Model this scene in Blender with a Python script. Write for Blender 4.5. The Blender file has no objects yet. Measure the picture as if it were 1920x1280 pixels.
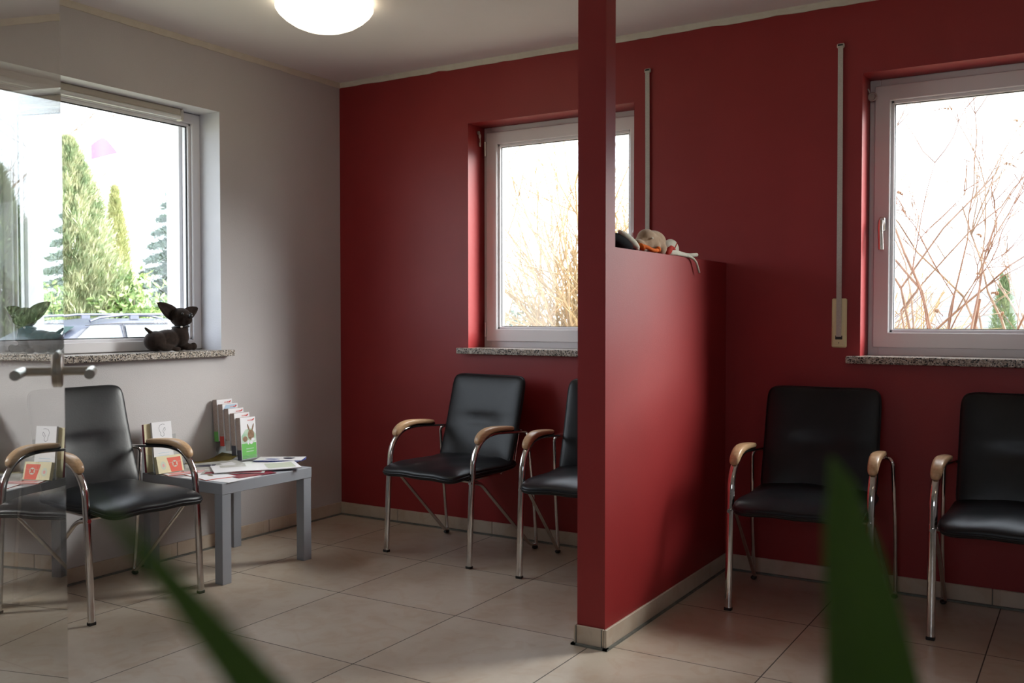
import bpy, bmesh, math, random
from mathutils import Vector, Matrix
from math import sin, cos, pi, radians, sqrt
random.seed(7)
S = bpy.context.scene
COL = S.collection
PI = pi

# ------------------------------------------------------------------ helpers
class MB:
    """collects shapes, builds ONE mesh object"""
    def __init__(s):
        s.v = []; s.f = []; s.m = []; s.M = Matrix.Identity(4)
    def add(s, vs, fs, mi=0):
        o = len(s.v)
        for p in vs: s.v.append(tuple(s.M @ Vector(p)))
        for f in fs: s.f.append([i + o for i in f]); s.m.append(mi)
    def box(s, c, d, mi=0, R=None, bev=0.0):
        x, y, z = d[0]/2, d[1]/2, d[2]/2
        b = min(bev, x*.95, y*.95, z*.95)
        R = R or Matrix.Identity(3); c = Vector(c)
        if b <= 0:
            vs = [c + R @ Vector((sx*x, sy*y, sz*z)) for sx in (-1, 1) for sy in (-1, 1) for sz in (-1, 1)]
            s.add(vs, [(0, 1, 3, 2), (4, 6, 7, 5), (0, 4, 5, 1), (2, 3, 7, 6), (0, 2, 6, 4), (1, 5, 7, 3)], mi)
            return
        vs = []; ix = {}
        for sx in (-1, 1):
            for sy in (-1, 1):
                for sz in (-1, 1):
                    for k, q in enumerate(((x, y-b, z-b), (x-b, y, z-b), (x-b, y-b, z))):
                        ix[(sx, sy, sz, k)] = len(vs)
                        vs.append(c + R @ Vector((sx*q[0], sy*q[1], sz*q[2])))
        fs = []
        g = lambda *k: ix[k]
        for a in (-1, 1):
            q = [g(a, -1, -1, 0), g(a, 1, -1, 0), g(a, 1, 1, 0), g(a, -1, 1, 0)]; fs.append(q if a > 0 else q[::-1])
            q = [g(-1, a, -1, 1), g(1, a, -1, 1), g(1, a, 1, 1), g(-1, a, 1, 1)]; fs.append(q if a < 0 else q[::-1])
            q = [g(-1, -1, a, 2), g(1, -1, a, 2), g(1, 1, a, 2), g(-1, 1, a, 2)]; fs.append(q if a > 0 else q[::-1])
            for d2 in (-1, 1):
                q = [g(a, d2, -1, 0), g(a, d2, -1, 1), g(a, d2, 1, 1), g(a, d2, 1, 0)]; fs.append(q if a*d2 > 0 else q[::-1])
                q = [g(a, -1, d2, 0), g(a, 1, d2, 0), g(a, 1, d2, 2), g(a, -1, d2, 2)]; fs.append(q if a*d2 > 0 else q[::-1])
                q = [g(-1, a, d2, 1), g(-1, a, d2, 2), g(1, a, d2, 2), g(1, a, d2, 1)]; fs.append(q if a*d2 > 0 else q[::-1])
                for e in (-1, 1):
                    q = [g(a, d2, e, 0), g(a, d2, e, 1), g(a, d2, e, 2)]; fs.append(q if a*d2*e > 0 else q[::-1])
        s.add(vs, fs, mi)
    def b2(s, x0, x1, y0, y1, z0, z1, mi=0, bev=0.0):
        s.box(((x0+x1)/2, (y0+y1)/2, (z0+z1)/2), (abs(x1-x0), abs(y1-y0), abs(z1-z0)), mi, None, bev)
    def sweep(s, pts, prof, mi=0, up=(0, 0, 1), scl=None, cap=True, closed=False):
        """prof: list of (a,b) in the plane (side, normal); up gives the reference for 'b'"""
        P = [Vector(p) for p in pts]; n = len(P); k = len(prof)
        up = Vector(up).normalized(); vs = []; prev = None
        for i, p in enumerate(P):
            if closed: t = P[(i+1) % n] - P[i-1]
            else: t = P[min(i+1, n-1)] - P[max(i-1, 0)]
            t.normalize()
            if prev is None:
                u = up - t*up.dot(t)
                if u.length < 1e-3: u = Vector((1, 0, 0)) - t*t.x
            else:
                u = prev - t*prev.dot(t)
            u.normalize(); prev = u.copy(); sd = t.cross(u)
            sc = 1 if scl is None else scl[i]
            if not isinstance(sc, (tuple, list)): sc = (sc, sc)
            for a, b in prof: vs.append(p + sd*a*sc[0] + u*b*sc[1])
        fs = []
        for i in range(n if closed else n-1):
            j = (i+1) % n
            for q in range(k):
                r = (q+1) % k
                fs.append((i*k+q, j*k+q, j*k+r, i*k+r))
        if cap and not closed:
            fs.append(tuple(range(k))); fs.append(tuple((n-1)*k + q for q in reversed(range(k))))
        s.add(vs, fs, mi)
    def tube(s, pts, r, mi=0, n=10, scl=None, cap=True, closed=False):
        s.sweep(pts, [(r*cos(2*PI*i/n), r*sin(2*PI*i/n)) for i in range(n)], mi, (.123, .456, .87), scl, cap, closed)
    def cyl(s, a, b, r, mi=0, n=20, r2=None):
        s.tube([a, b], r, mi, n, [1, 1 if r2 is None else r2/r])
    def lathe(s, prof, c=(0, 0, 0), n=32, mi=0, R=None):
        vs = []; fs = []; R = R or Matrix.Identity(3); c = Vector(c)
        for r, z in prof:
            for i in range(n):
                a = 2*PI*i/n; vs.append(c + R @ Vector((r*cos(a), r*sin(a), z)))
        for j in range(len(prof)-1):
            for i in range(n):
                k = (i+1) % n; fs.append((j*n+i, j*n+k, (j+1)*n+k, (j+1)*n+i))
        fs.append(tuple(reversed(range(n)))); fs.append(tuple((len(prof)-1)*n+i for i in range(n)))
        s.add(vs, fs, mi)
    def ell(s, c, r, mi=0, R=None, n=20, m=12):
        vs = []; fs = []; R = R or Matrix.Identity(3); c = Vector(c)
        for j in range(1, m):
            t = PI*j/m
            for i in range(n):
                a = 2*PI*i/n
                vs.append(c + R @ Vector((r[0]*sin(t)*cos(a), r[1]*sin(t)*sin(a), r[2]*cos(t))))
        vs.append(c + R @ Vector((0, 0, r[2]))); vs.append(c + R @ Vector((0, 0, -r[2])))
        T, B = len(vs)-2, len(vs)-1
        for j in range(m-2):
            for i in range(n):
                k = (i+1) % n; fs.append((j*n+i, (j+1)*n+i, (j+1)*n+k, j*n+k))
        for i in range(n):
            k = (i+1) % n; fs.append((T, i, k)); fs.append((B, (m-2)*n+k, (m-2)*n+i))
        s.add(vs, fs, mi)
    def poly(s, pts, mi=0): s.add(pts, [tuple(range(len(pts)))], mi)
    def build(s, name, mats, parent=None, smooth=False, angle=None, flip=False):
        me = bpy.data.meshes.new(name)
        me.from_pydata(s.v, [], s.f)
        if not isinstance(mats, (list, tuple)): mats = [mats]
        for m in mats: me.materials.append(m)
        me.polygons.foreach_set('material_index', s.m)
        if smooth: me.polygons.foreach_set('use_smooth', [True]*len(s.f))
        me.update()
        if smooth and angle:
            me.set_sharp_from_angle(angle=radians(angle))
        o = bpy.data.objects.new(name, me); COL.objects.link(o)
        if parent: o.parent = parent
        return o

def tag(o, label, cat, group=None, kind=None):
    if label: o['label'] = label
    if cat: o['category'] = cat
    if group: o['group'] = group
    if kind: o['kind'] = kind
    return o
def thing(name, label, cat, loc=(0, 0, 0), rz=0, group=None):
    o = bpy.data.objects.new(name, None); COL.objects.link(o)
    o.location = loc; o.rotation_euler = (0, 0, rz); o.empty_display_size = .1
    return tag(o, label, cat, group)
def struct(o, label=None, cat=None):
    o['kind'] = 'structure'
    if label: o['label'] = label
    if cat: o['category'] = cat
    return o
def lab(o, l): o['label'] = l; return o
def copy_tree(o, parent=None):
    c = o.copy(); COL.objects.link(c)
    if parent: c.parent = parent
    for ch in [x for x in bpy.data.objects if x.parent == o]: copy_tree(ch, c)
    return c
def arc(c, r, a0, a1, n, ax=(0, 1, 2)):
    pts = []
    for i in range(n+1):
        a = radians(a0 + (a1-a0)*i/n); p = [c[0], c[1], c[2]]
        p[ax[0]] += r*cos(a); p[ax[1]] += r*sin(a); pts.append(tuple(p))
    return pts
def fillet(pts, r, n=6):
    """round the corners of a polyline"""
    P = [Vector(p) for p in pts]; out = [P[0]]
    for i in range(1, len(P)-1):
        rr = r[i-1] if isinstance(r, (list, tuple)) else r
        a = (P[i-1]-P[i]); b = (P[i+1]-P[i]); la, lb = a.length, b.length
        d = min(rr, la*.49, lb*.49); p0 = P[i]+a*(d/la); p2 = P[i]+b*(d/lb)
        for k in range(n+1):
            t = k/n; out.append(p0*(1-t)**2 + P[i]*2*t*(1-t) + p2*t*t)
    out.append(P[-1]); return out
def remesh(o, voxel, smooth=4):
    m = o.modifiers.new('r', 'REMESH'); m.mode = 'VOXEL'; m.voxel_size = voxel; m.use_smooth_shade = True
    m2 = o.modifiers.new('s', 'SMOOTH'); m2.iterations = smooth; m2.factor = .6
    dg = bpy.context.evaluated_depsgraph_get(); me = bpy.data.meshes.new_from_object(o.evaluated_get(dg))
    o.modifiers.clear(); old = o.data; mats = list(old.materials); o.data = me
    me.materials.clear()
    for x in mats: me.materials.append(x)
    me.polygons.foreach_set('use_smooth', [True]*len(me.polygons))
    return o

# ------------------------------------------------------------------ materials
def mat(name, base=(.5, .5, .5), rough=.5, metal=0, spec=.5, **kw):
    m = bpy.data.materials.new(name); m.use_nodes = True
    b = m.node_tree.nodes['Principled BSDF']
    b.inputs['Base Color'].default_value = (*base, 1); b.inputs['Roughness'].default_value = rough
    b.inputs['Metallic'].default_value = metal; b.inputs['Specular IOR Level'].default_value = spec
    for k, v in kw.items(): b.inputs[k.replace('_', ' ')].default_value = v
    return m
def N(m, t, **kw):
    n = m.node_tree.nodes.new(t)
    for k, v in kw.items():
        if k in n.inputs: n.inputs[k].default_value = v
        else: setattr(n, k, v)
    return n
def L(m, a, b): m.node_tree.links.new(a, b)
def bsdf(m): return m.node_tree.nodes['Principled BSDF']
def ramp(m, fac, stops):
    r = N(m, 'ShaderNodeValToRGB'); e = r.color_ramp.elements
    while len(e) < len(stops): e.new(.5)
    for x, (p, c) in zip(e, stops): x.position = p; x.color = (*c, 1)
    L(m, fac, r.inputs[0]); return r
def noise(m, scale, detail=3, coord='Object', rough=.5):
    tc = N(m, 'ShaderNodeTexCoord'); n = N(m, 'ShaderNodeTexNoise', Scale=scale, Detail=detail, Roughness=rough)
    L(m, tc.outputs[coord], n.inputs['Vector']); return n
def bump(m, h, strength, dist=.002):
    b = N(m, 'ShaderNodeBump', Strength=strength, Distance=dist); L(m, h, b.inputs['Height']); L(m, b.outputs[0], bsdf(m).inputs['Normal'])
def mottled(name, c1, c2, scale, rough=.5, detail=3, bs=0, bscale=None, bd=.002, **kw):
    m = mat(name, c1, rough, **kw); n = noise(m, scale, detail)
    r = ramp(m, n.outputs[0], [(.35, c1), (.65, c2)]); L(m, r.outputs[0], bsdf(m).inputs['Base Color'])
    if bs:
        n2 = noise(m, bscale or scale, 4); bump(m, n2.outputs[0], bs, bd)
    return m

RED = mottled('red_wall_paint', (.275, .017, .019), (.300, .020, .022), 3, .46, bs=.30, bscale=260, bd=.0012, spec=.48)
GREY = mottled('grey_wall_paint', (.545, .525, .53), (.58, .56, .565), 2, .7, bs=.5, bscale=220, bd=.002, spec=.2)
REVEAL = mottled('white_reveal_plaster', (.70, .70, .75), (.74, .74, .79), 5, .7, bs=.4, bscale=220, bd=.002, spec=.2)
CEIL = mottled('ceiling_paint', (.84, .81, .82), (.86, .83, .84), 2, .8, spec=.1)
TRIM = mottled('cornice_plaster', (.66, .62, .53), (.70, .66, .57), 20, .7, bs=.6, bscale=60)
PVC = mat('window_plastic', (.80, .79, .82), .28)
PVCG = mat('gasket', (.03, .035, .04), .5)
CREAM = mat('cream_plastic', (.82, .76, .46), .4)
BELT = mottled('belt_webbing', (.52, .50, .46), (.60, .57, .52), 200, .9)
CHROME = mottled('chrome', (.62, .60, .58), (.70, .68, .66), 30, .10, metal=1)
STEEL = mat('brushed_steel', (.66, .63, .58), .30, 1)
BLACKP = mat('black_plastic', (.012, .012, .012), .4)
LEATHER = mottled('black_leather', (.006, .007, .009), (.010, .011, .014), 8, .36, bs=.2, bscale=110, bd=.0012, spec=.34)
GRIM = mottled('grout_silicone', (.14, .145, .13), (.2, .2, .18), 30, .7)
TABLE = mottled('grey_foil', (.30, .32, .36), (.33, .35, .39), 5, .42, spec=.4)

def wood():
    m = mat('beech_wood', (.55, .33, .16), .32, spec=.5)
    tc = N(m, 'ShaderNodeTexCoord'); mp = N(m, 'ShaderNodeMapping'); mp.inputs['Scale'].default_value = (40, 4, 40)
    n = N(m, 'ShaderNodeTexNoise', Scale=3, Detail=4); L(m, tc.outputs['Object'], mp.inputs[0]); L(m, mp.outputs[0], n.inputs['Vector'])
    r = ramp(m, n.outputs[0], [(.3, (.50, .31, .17)), (.7, (.66, .44, .26))]); L(m, r.outputs[0], bsdf(m).inputs['Base Color']); return m
WOOD = wood()

def granite():
    m = mat('granite', (.4, .38, .35), .18, spec=.5)
    tc = N(m, 'ShaderNodeTexCoord'); v = N(m, 'ShaderNodeTexVoronoi', Scale=215); L(m, tc.outputs['Object'], v.inputs['Vector'])
    s = N(m, 'ShaderNodeSeparateColor'); L(m, v.outputs['Color'], s.inputs[0])
    r = ramp(m, s.outputs[0], [(0, (.03, .03, .03)), (.16, (.13, .12, .115)), (.30, (.33, .29, .25)), (.6, (.50, .44, .37)), (.85, (.62, .60, .57))])
    r.color_ramp.interpolation = 'CONSTANT'
    L(m, r.outputs[0], bsdf(m).inputs['Base Color']); return m
GRANITE = granite()

TS, OX, OY = .6108, .4784, -.6346
def tiles(name, base_only=False):
    m = mat(name, (.55, .47, .37), .30, spec=.5)
    g = N(m, 'ShaderNodeNewGeometry'); sx = N(m, 'ShaderNodeSeparateXYZ'); L(m, g.outputs['Position'], sx.inputs[0])
    def mt(op, a, b=None):
        n = N(m, 'ShaderNodeMath', operation=op)
        for i, q in enumerate((a, b)):
            if q is None: continue
            if isinstance(q, (int, float)): n.inputs[i].default_value = q
            else: L(m, q, n.inputs[i])
        return n.outputs[0]
    fl = []; lines = []
    for ax, o in ((0, OX), (1, OY)):
        q = mt('DIVIDE', mt('SUBTRACT', sx.outputs[ax], o), TS)
        fl.append(mt('FLOOR', q)); fr = mt('FRACT', q)
        d = mt('MINIMUM', fr, mt('SUBTRACT', 1, fr)); lines.append(mt('LESS_THAN', d, .0021/TS))
    line = mt('MAXIMUM', *lines)
    cb = N(m, 'ShaderNodeCombineXYZ'); L(m, fl[0], cb.inputs[0]); L(m, fl[1], cb.inputs[1])
    wn = N(m, 'ShaderNodeTexWhiteNoise'); L(m, cb.outputs[0], wn.inputs[0])
    add = N(m, 'ShaderNodeVectorMath', operation='MULTIPLY_ADD'); add.inputs[1].default_value = (7, 7, 7)
    L(m, wn.outputs['Color'], add.inputs[0]); L(m, g.outputs['Position'], add.inputs[2])
    n = N(m, 'ShaderNodeTexNoise', Scale=3.2, Detail=6, Roughness=.62); L(m, add.outputs[0], n.inputs['Vector'])
    r = ramp(m, n.outputs[0], [(.28, (.47, .375, .29)), (.5, (.56, .475, .385)), (.72, (.62, .54, .45))])
    n3 = N(m, 'ShaderNodeTexNoise', Scale=9, Detail=5, Distortion=1.5); L(m, add.outputs[0], n3.inputs['Vector'])
    r3 = ramp(m, n3.outputs[0], [(.50, (1, 1, 1)), (.62, (.93, .86, .80))])
    mx0 = N(m, 'ShaderNodeMix', data_type='RGBA', blend_type='MULTIPLY'); mx0.inputs[0].default_value = .7
    L(m, r.outputs[0], mx0.inputs[6]); L(m, r3.outputs[0], mx0.inputs[7])
    if base_only: L(m, mx0.outputs[2], bsdf(m).inputs['Base Color']); return m
    mx = N(m, 'ShaderNodeMix', data_type='RGBA'); L(m, line, mx.inputs[0]); L(m, mx0.outputs[2], mx.inputs[6]); mx.inputs[7].default_value = (.075, .06, .05, 1)
    L(m, mx.outputs[2], bsdf(m).inputs['Base Color'])
    rr = N(m, 'ShaderNodeMapRange'); rr.inputs[3].default_value = .24; rr.inputs[4].default_value = .38; L(m, n.outputs[0], rr.inputs[0])
    mr = N(m, 'ShaderNodeMix'); L(m, line, mr.inputs[0]); L(m, rr.outputs[0], mr.inputs[2]); mr.inputs[3].default_value = .8
    L(m, mr.outputs[0], bsdf(m).inputs['Roughness'])
    inv = mt('SUBTRACT', 1, line); hh = mt('ADD', inv, mt('MULTIPLY', n.outputs[0], .25))
    bump(m, hh, .5, .0015)
    return m
TILE = tiles('beige_floor_tile'); TILEB = tiles('baseboard_tile', True)

def pane_mat(name, tint=(1, 1, 1), amount=1.0):
    m = bpy.data.materials.new(name); m.use_nodes = True; nt = m.node_tree; nt.nodes.clear()
    o = nt.nodes.new('ShaderNodeOutputMaterial'); mx = nt.nodes.new('ShaderNodeMixShader')
    t = nt.nodes.new('ShaderNodeBsdfTransparent'); t.inputs[0].default_value = (*tint, 1)
    g = nt.nodes.new('ShaderNodeBsdfGlossy'); g.inputs['Roughness'].default_value = 0; g.inputs[0].default_value = (1, 1, 1, 1)
    ge = nt.nodes.new('ShaderNodeNewGeometry'); dp = nt.nodes.new('ShaderNodeVectorMath'); dp.operation = 'DOT_PRODUCT'
    nt.links.new(ge.outputs['Normal'], dp.inputs[0]); nt.links.new(ge.outputs['Incoming'], dp.inputs[1])
    def mth(op, a, b=None):
        q = nt.nodes.new('ShaderNodeMath'); q.operation = op
        for i, v in enumerate((a, b)):
            if v is None: continue
            if isinstance(v, (int, float)): q.inputs[i].default_value = v
            else: nt.links.new(v, q.inputs[i])
        return q.outputs[0]
    fr = mth('ADD', mth('MULTIPLY', mth('POWER', mth('SUBTRACT', 1, mth('ABSOLUTE', dp.outputs['Value'])), 5), .96), .04)
    nt.links.new(fr, mx.inputs[0]); nt.links.new(t.outputs[0], mx.inputs[1]); nt.links.new(g.outputs[0], mx.inputs[2]); nt.links.new(mx.outputs[0], o.inputs[0])
    return m
PANE = pane_mat('window_glass', (.97, .99, .98))
DOORGLASS = mat('door_glass', (.93, .98, .96), 0, 0, .5, Transmission_Weight=1.0, IOR=1.5)
ACRYL = pane_mat('clear_acrylic', (.93, .95, .95))
LAMPM = mat('lit_opal_glass', (1, .95, .85), .3)
bsdf(LAMPM).inputs['Emission Color'].default_value = (1, .90, .66, 1); bsdf(LAMPM).inputs['Emission Strength'].default_value = 2.6

# ------------------------------------------------------------------ room
H = 2.56; T = .16            # frame recess
EXT = .36                    # outer wall thickness
WINZ0, WINZ1 = 1.009, 2.23
W1 = (.9197, 1.902); W2 = (2.973, 3.955); W3 = (-.9115, -2.95)   # W3 along y
XR, YB = 5.8, -6.6

def add_struct(mb, name, mats, label=None, **kw):
    return struct(mb.build(name, mats, **kw), label)

m = MB(); m.b2(-EXT, XR+.3, YB-.3, EXT, -.2, 0); add_struct(m, 'floor', TILE, 'beige square ceramic tile floor')
m = MB(); m.b2(-EXT, XR+.3, YB-.3, EXT, H, H+.25); add_struct(m, 'ceiling', CEIL, 'plain pale ceiling')
def wall_with_holes(name, axis, a0, a1, inner, outer, holes, mats, label, matrev):
    """axis 'x': wall along x, at y in [inner, outer]; holes list (a,b) sorted"""
    m = MB(); prev = a0
    def bx(p, q, z0, z1):
        if axis == 'x': m.b2(p, q, inner, outer, z0, z1)
        else: m.b2(inner, outer, p, q, z0, z1)
    for a, b in holes:
        bx(prev, a, 0, H); bx(a, b, 0, WINZ0-.03); bx(a, b, WINZ1, H); prev = b
    bx(prev, a1, 0, H)
    for f_i, f in enumerate(m.f):
        vs = [Vector(m.v[i]) for i in f]; n = (vs[1]-vs[0]).cross(vs[2]-vs[0]); c = sum(vs, Vector())/4
        ax = 0 if axis == 'x' else 1
        if matrev and abs(n[1-ax]) < 1e-9 and 0.05 < c.z < H-.05 and abs(c[1-ax]) > .01: m.m[f_i] = 1
    return struct(m.build(name, mats), label)
wall_with_holes('wall_back', 'x', -EXT, XR+.3, 0, EXT, [W1, W2], [RED], 'dark red painted wall with two windows', False)
wall_with_holes('wall_left', 'y', YB-.3, 0, -EXT, 0, [(W3[1], W3[0])], [GREY, REVEAL], 'light grey painted wall with the wide window', True)
m = MB(); m.b2(XR, XR+.3, YB-.3, 0, 0, H); add_struct(m, 'wall_right', GREY)
m = MB(); m.b2(0, 3.0, YB-.3, YB, 0, H); m.b2(5.5, XR, YB-.3, YB, 0, H); m.b2(3.0, 5.5, YB-.3, YB, 2.3, H); m.b2(3.0, 5.5, YB-.3, YB, 0, 1.15); m.b2(4.4, 5.5, YB-.3, YB, 1.15, 2.3); add_struct(m, 'wall_rear', GREY)
wr = thing('fill_light_window', 'unseen window band added behind the camera for frontal light', 'window', (0, 0, 0)); wr['kind'] = 'structure'  # unseen window, added so daylight fills the room from behind the camera
m = MB()
for x in (3.03, 4.37): m.b2(x-.03, x+.03, YB-.12, YB-.05, 1.15, 2.3)
m.b2(3.0, 4.4, YB-.12, YB-.05, 1.15, 1.21); m.b2(3.0, 4.4, YB-.12, YB-.05, 2.24, 2.3); m.build('window_frame', PVC, wr)
m = MB(); m.b2(3.05, 4.35, YB-.09, YB-.085, 1.2, 2.25); m.build('pane', PANE, wr)
# partition: full-height post and low wall
PX0, PX1, PY = 2.262, 2.372, -1.2826
m = MB(); m.b2(PX0, PX1, PY, -1.205, 0, H); m.b2(PX0, PX1, -1.205, 0, 0, 1.432)
add_struct(m, 'wall_partition', RED, 'red half height partition wall with full height post')

def strip(name, segs, h, t, joints, label):
    m = MB()
    for (x0, y0, x1, y1, nx, ny) in segs:
        # a strip with its back on the line, thickness t along (nx,ny)
        L_ = sqrt((x1-x0)**2 + (y1-y0)**2); dx, dy = (x1-x0)/L_, (y1-y0)/L_; a = 0
        cuts = [j for j in joints if 0 < j < L_] + [L_]
        for c in cuts:
            p, q = a + .0015, c - .0015
            X = [x0+dx*p, x0+dx*q, x0+dx*p+nx*t, x0+dx*q+nx*t]; Y = [y0+dy*p, y0+dy*q, y0+dy*p+ny*t, y0+dy*q+ny*t]
            m.b2(min(X), max(X), min(Y), max(Y), .007, h, 0, .002); a = c
        X = [x0, x1, x0+nx*(t-.003), x1+nx*(t-.003)]; Y = [y0, y1, y0+ny*(t-.003), y1+ny*(t-.003)]
        m.b2(min(X), max(X), min(Y), max(Y), .002, h-.003, 1)
        X = [x0, x1, x0+nx*(t+.008), x1+nx*(t+.008)]; Y = [y0, y1, y0+ny*(t+.008), y1+ny*(t+.008)]
        m.b2(min(X), max(X), min(Y), max(Y), .0, .0075, 1)
    return add_struct(m, name, [TILEB, GRIM], label)
J = [i*.61 for i in range(1, 14)]
strip('baseboard_back', [(.001, 0, PX0-.001, 0, 0, -1)], .073, .01, [.43, 1.077, 1.69], 'beige tile baseboard under the first red wall window')
strip('baseboard_right', [(PX1+.001, 0, XR, 0, 0, -1)], .073, .01, [.52, 1.128, 1.74, 2.35], 'beige tile baseboard behind the right hand chairs')
strip('baseboard_left', [(0, -.012, 0, YB, 1, 0)], .073, .01, [.585+.61*k for k in range(10)], 'beige tile baseboard along the grey wall')
m = MB()
bz = .073
m.b2(PX1+.0005, PX1+.0105, PY-.0105, -.013, .007, bz, 0, .002); m.b2(PX0-.0105, PX0-.0005, PY-.0105, -.013, .007, bz, 0, .002)
m.b2(PX0+.001, PX1-.001, PY-.0105, PY-.0005, .007, bz, 0, .002)
m.b2(PX1-.001, PX1+.018, PY-.018, -.013, 0, .0075, 1); m.b2(PX0-.018, PX0+.001, PY-.018, -.013, 0, .0075, 1); m.b2(PX0-.018, PX1+.018, PY-.018, PY+.001, 0, .0075, 1)
m.b2(PX1-.0095, PX1-.0055, PY-.012, PY-.009, .006, bz-.001, 1); m.b2(PX0-.001, PX0+.002, PY-.012, PY-.009, .006, bz-.001, 1)
add_struct(m, 'baseboard_partition', [TILEB, GRIM], 'beige tile baseboard around the red partition wall')
# cornice: a slightly uneven plaster bead
def cornice(name, p0, p1, n_, label):
    m = MB(); p0 = Vector(p0); p1 = Vector(p1); n_ = Vector(n_); k = int((p1-p0).length/.06)
    vs = []; rnd = random.Random(3)
    for i in range(k+1):
        p = p0.lerp(p1, i/k); h = .028 + rnd.uniform(-.002, .002); t = .012
        if rnd.random() < .05: h -= .005
        vs += [p, p + Vector((0, 0, -h)), p + n_*t*.5 + Vector((0, 0, -h)), p + n_*t + Vector((0, 0, -h*.5)), p + n_*t*1.2]
    fs = []
    for i in range(k):
        for q in range(5):
            r = (q+1) % 5; fs.append((i*5+q, i*5+r, (i+1)*5+r, (i+1)*5+q))
    m.add(vs, fs); add_struct(m, name, TRIM, label)
cornice('trim_1', (0.0, 0, H), (XR, 0, H), (0, -1, 0), 'narrow pale plaster cornice above the red wall')
cornice('trim_2', (0, YB, H), (0, 0, H), (1, 0, 0), 'narrow pale plaster cornice above the grey wall')

# ------------------------------------------------------------------ windows
def make_window(name, w, label, hinge_side, handle_side, overhang=.045, handle=True, fixed=False):
    """local: x along the wall 0..w, y into the wall (outwards), z up. z from WINZ0 to WINZ1"""
    root = thing(name, label, 'window'); root['kind'] = 'structure'
    z0, z1 = WINZ0, WINZ1; fw = .05 if fixed else .045
    # outer frame (fixed)
    m = MB(); y0, y1 = T, T+.07
    m.b2(0, fw, y0, y1, z0, z1, 0, .003); m.b2(w-fw, w, y0, y1, z0, z1, 0, .003); m.b2(fw, w-fw, y0, y1, z0, z0+fw, 0, .003); m.b2(fw, w-fw, y0, y1, z1-fw, z1, 0, .003)
    m.b2(0, w, y0+.03, EXT-.02, z1-.02, z1, 0); m.b2(.0, .02, y0+.06, EXT-.06, z0+.02, z1, 0); m.b2(w-.02, w, y0+.06, EXT-.06, z0+.02, z1, 0)
    if fixed:
        m.b2(w-.068, w, y1, EXT-.03, z0, z1, 0); m.b2(0, .068, y1, EXT-.03, z0, z1, 0)
    m.build('window_frame', PVC, root)
    # sash, stepped profile
    s = MB(); o = .0 if fixed else .022; sw = .05 if fixed else .068; y0s = T-.014; y1s = T+.05
    a, b, c, d = (o, w-o, z0+.004, z1-.004) if fixed else (o, w-o, z0+.035, z1-.03)
    s.b2(a, a+sw, y0s, y1s, c, d, 0, .004); s.b2(b-sw, b, y0s, y1s, c, d, 0, .004); s.b2(a+.001, b-.001, y0s+.0003, y1s, c+.0005, c+sw, 0, .003); s.b2(a+.001, b-.001, y0s+.0003, y1s, d-sw, d-.0005, 0, .003)
    g = a+sw; g2 = b-sw; h = c+sw; h2 = d-sw; be = .014     # glazing bead, set back
    s.b2(g-.002, g+be, y0s+.016, y1s, h-.004, h2+.004, 0, .003); s.b2(g2-be, g2+.002, y0s+.016, y1s, h-.004, h2+.004, 0, .003); s.b2(g, g2, y0s+.016, y1s, h-.002, h+be, 0, .003); s.b2(g, g2, y0s+.016, y1s, h2-be, h2+.002, 0, .003)
    so = s.build('sash', PVC, root)
    q = MB(); e = .003
    g += be; g2 -= be; h += be; h2 -= be
    e = .005 if fixed else e
    q.b2(g, g+e, y0s+.03, y0s+.036, h, h2); q.b2(g2-e, g2, y0s+.03, y0s+.036, h, h2); q.b2(g, g2, y0s+.03, y0s+.036, h, h+e); q.b2(g, g2, y0s+.03, y0s+.036, h2-e, h2)
    q.build('gasket', PVCG, so)
    p = MB(); p.b2(g-.005, g2+.005, y0s+.036, y0s+.040, h-.005, h2+.005)
    lab(p.build('pane', PANE, root), 'clear glass pane')
    if handle:
        hx = (a+sw*.55) if handle_side < 0 else (b-sw*.55); hz = 1.59
        k = MB(); k.box((hx, y0s-.006, hz), (.026, .012, .062), 0, None, .005)
        k.cyl((hx, y0s-.01, hz+.006), (hx, y0s-.042, hz+.006), .009)
        pts = fillet([(hx, y0s-.036, hz+.014), (hx, y0s-.046, hz-.02), (hx-.004*handle_side, y0s-.050, hz-.115)], .02)
        k.sweep(pts, [(.011*cos(t*PI/6), .0065*sin(t*PI/6)) for t in range(12)], up=(0, -1, 0))
        lab(k.build('window_handle', STEEL if hinge_side > 0 else PVC, so, smooth=True, angle=40), 'window handle pointing down')
    if hinge_side:
        hx = (a-.004) if hinge_side < 0 else (b+.004); k = MB()
        for hz in (z0+.10, z1-.12): k.cyl((hx, y0s-.002, hz-.04), (hx, y0s-.002, hz+.04), .0075, 0, 12)
        lab(k.build('hinge', STEEL, so, smooth=True, angle=40), 'dark window hinges')
    # granite sill
    k = MB(); k.b2(-.052, w+.052, -overhang, .0, z0-.030, z0+.002, 0, .003); k.b2(0, w, -.005, T+.03, z0-.030, z0+.002, 0, .001)
    lab(k.build('window_sill', GRANITE, root), 'speckled granite window sill')
    # outer metal sill
    k = MB(); k.b2(.002, w-.002, T+.07, EXT+.04, z0-.03, z0-.012, 0); k.build('outer_sill', mat('outer_sill_metal', (.5, .5, .5), .4, 1), root)
    return root
w1 = make_window('window_1', W1[1]-W1[0], 'white framed window left of the red post, golden bare twigs outside', -1, 1)
w1.location = (W1[0], 0, 0)
w2 = make_window('window_2', W2[1]-W2[0], 'white framed window above the two right hand chairs', 1, -1)
w2.location = (W2[0], 0, 0)
w3 = make_window('window_3', abs(W3[1]-W3[0]), 'wide white framed window in the grey wall, car outside', 0, 1, handle=False, fixed=True)
w3.rotation_euler = (0, 0, PI/2); w3.location = (0, W3[1], 0)

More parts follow.
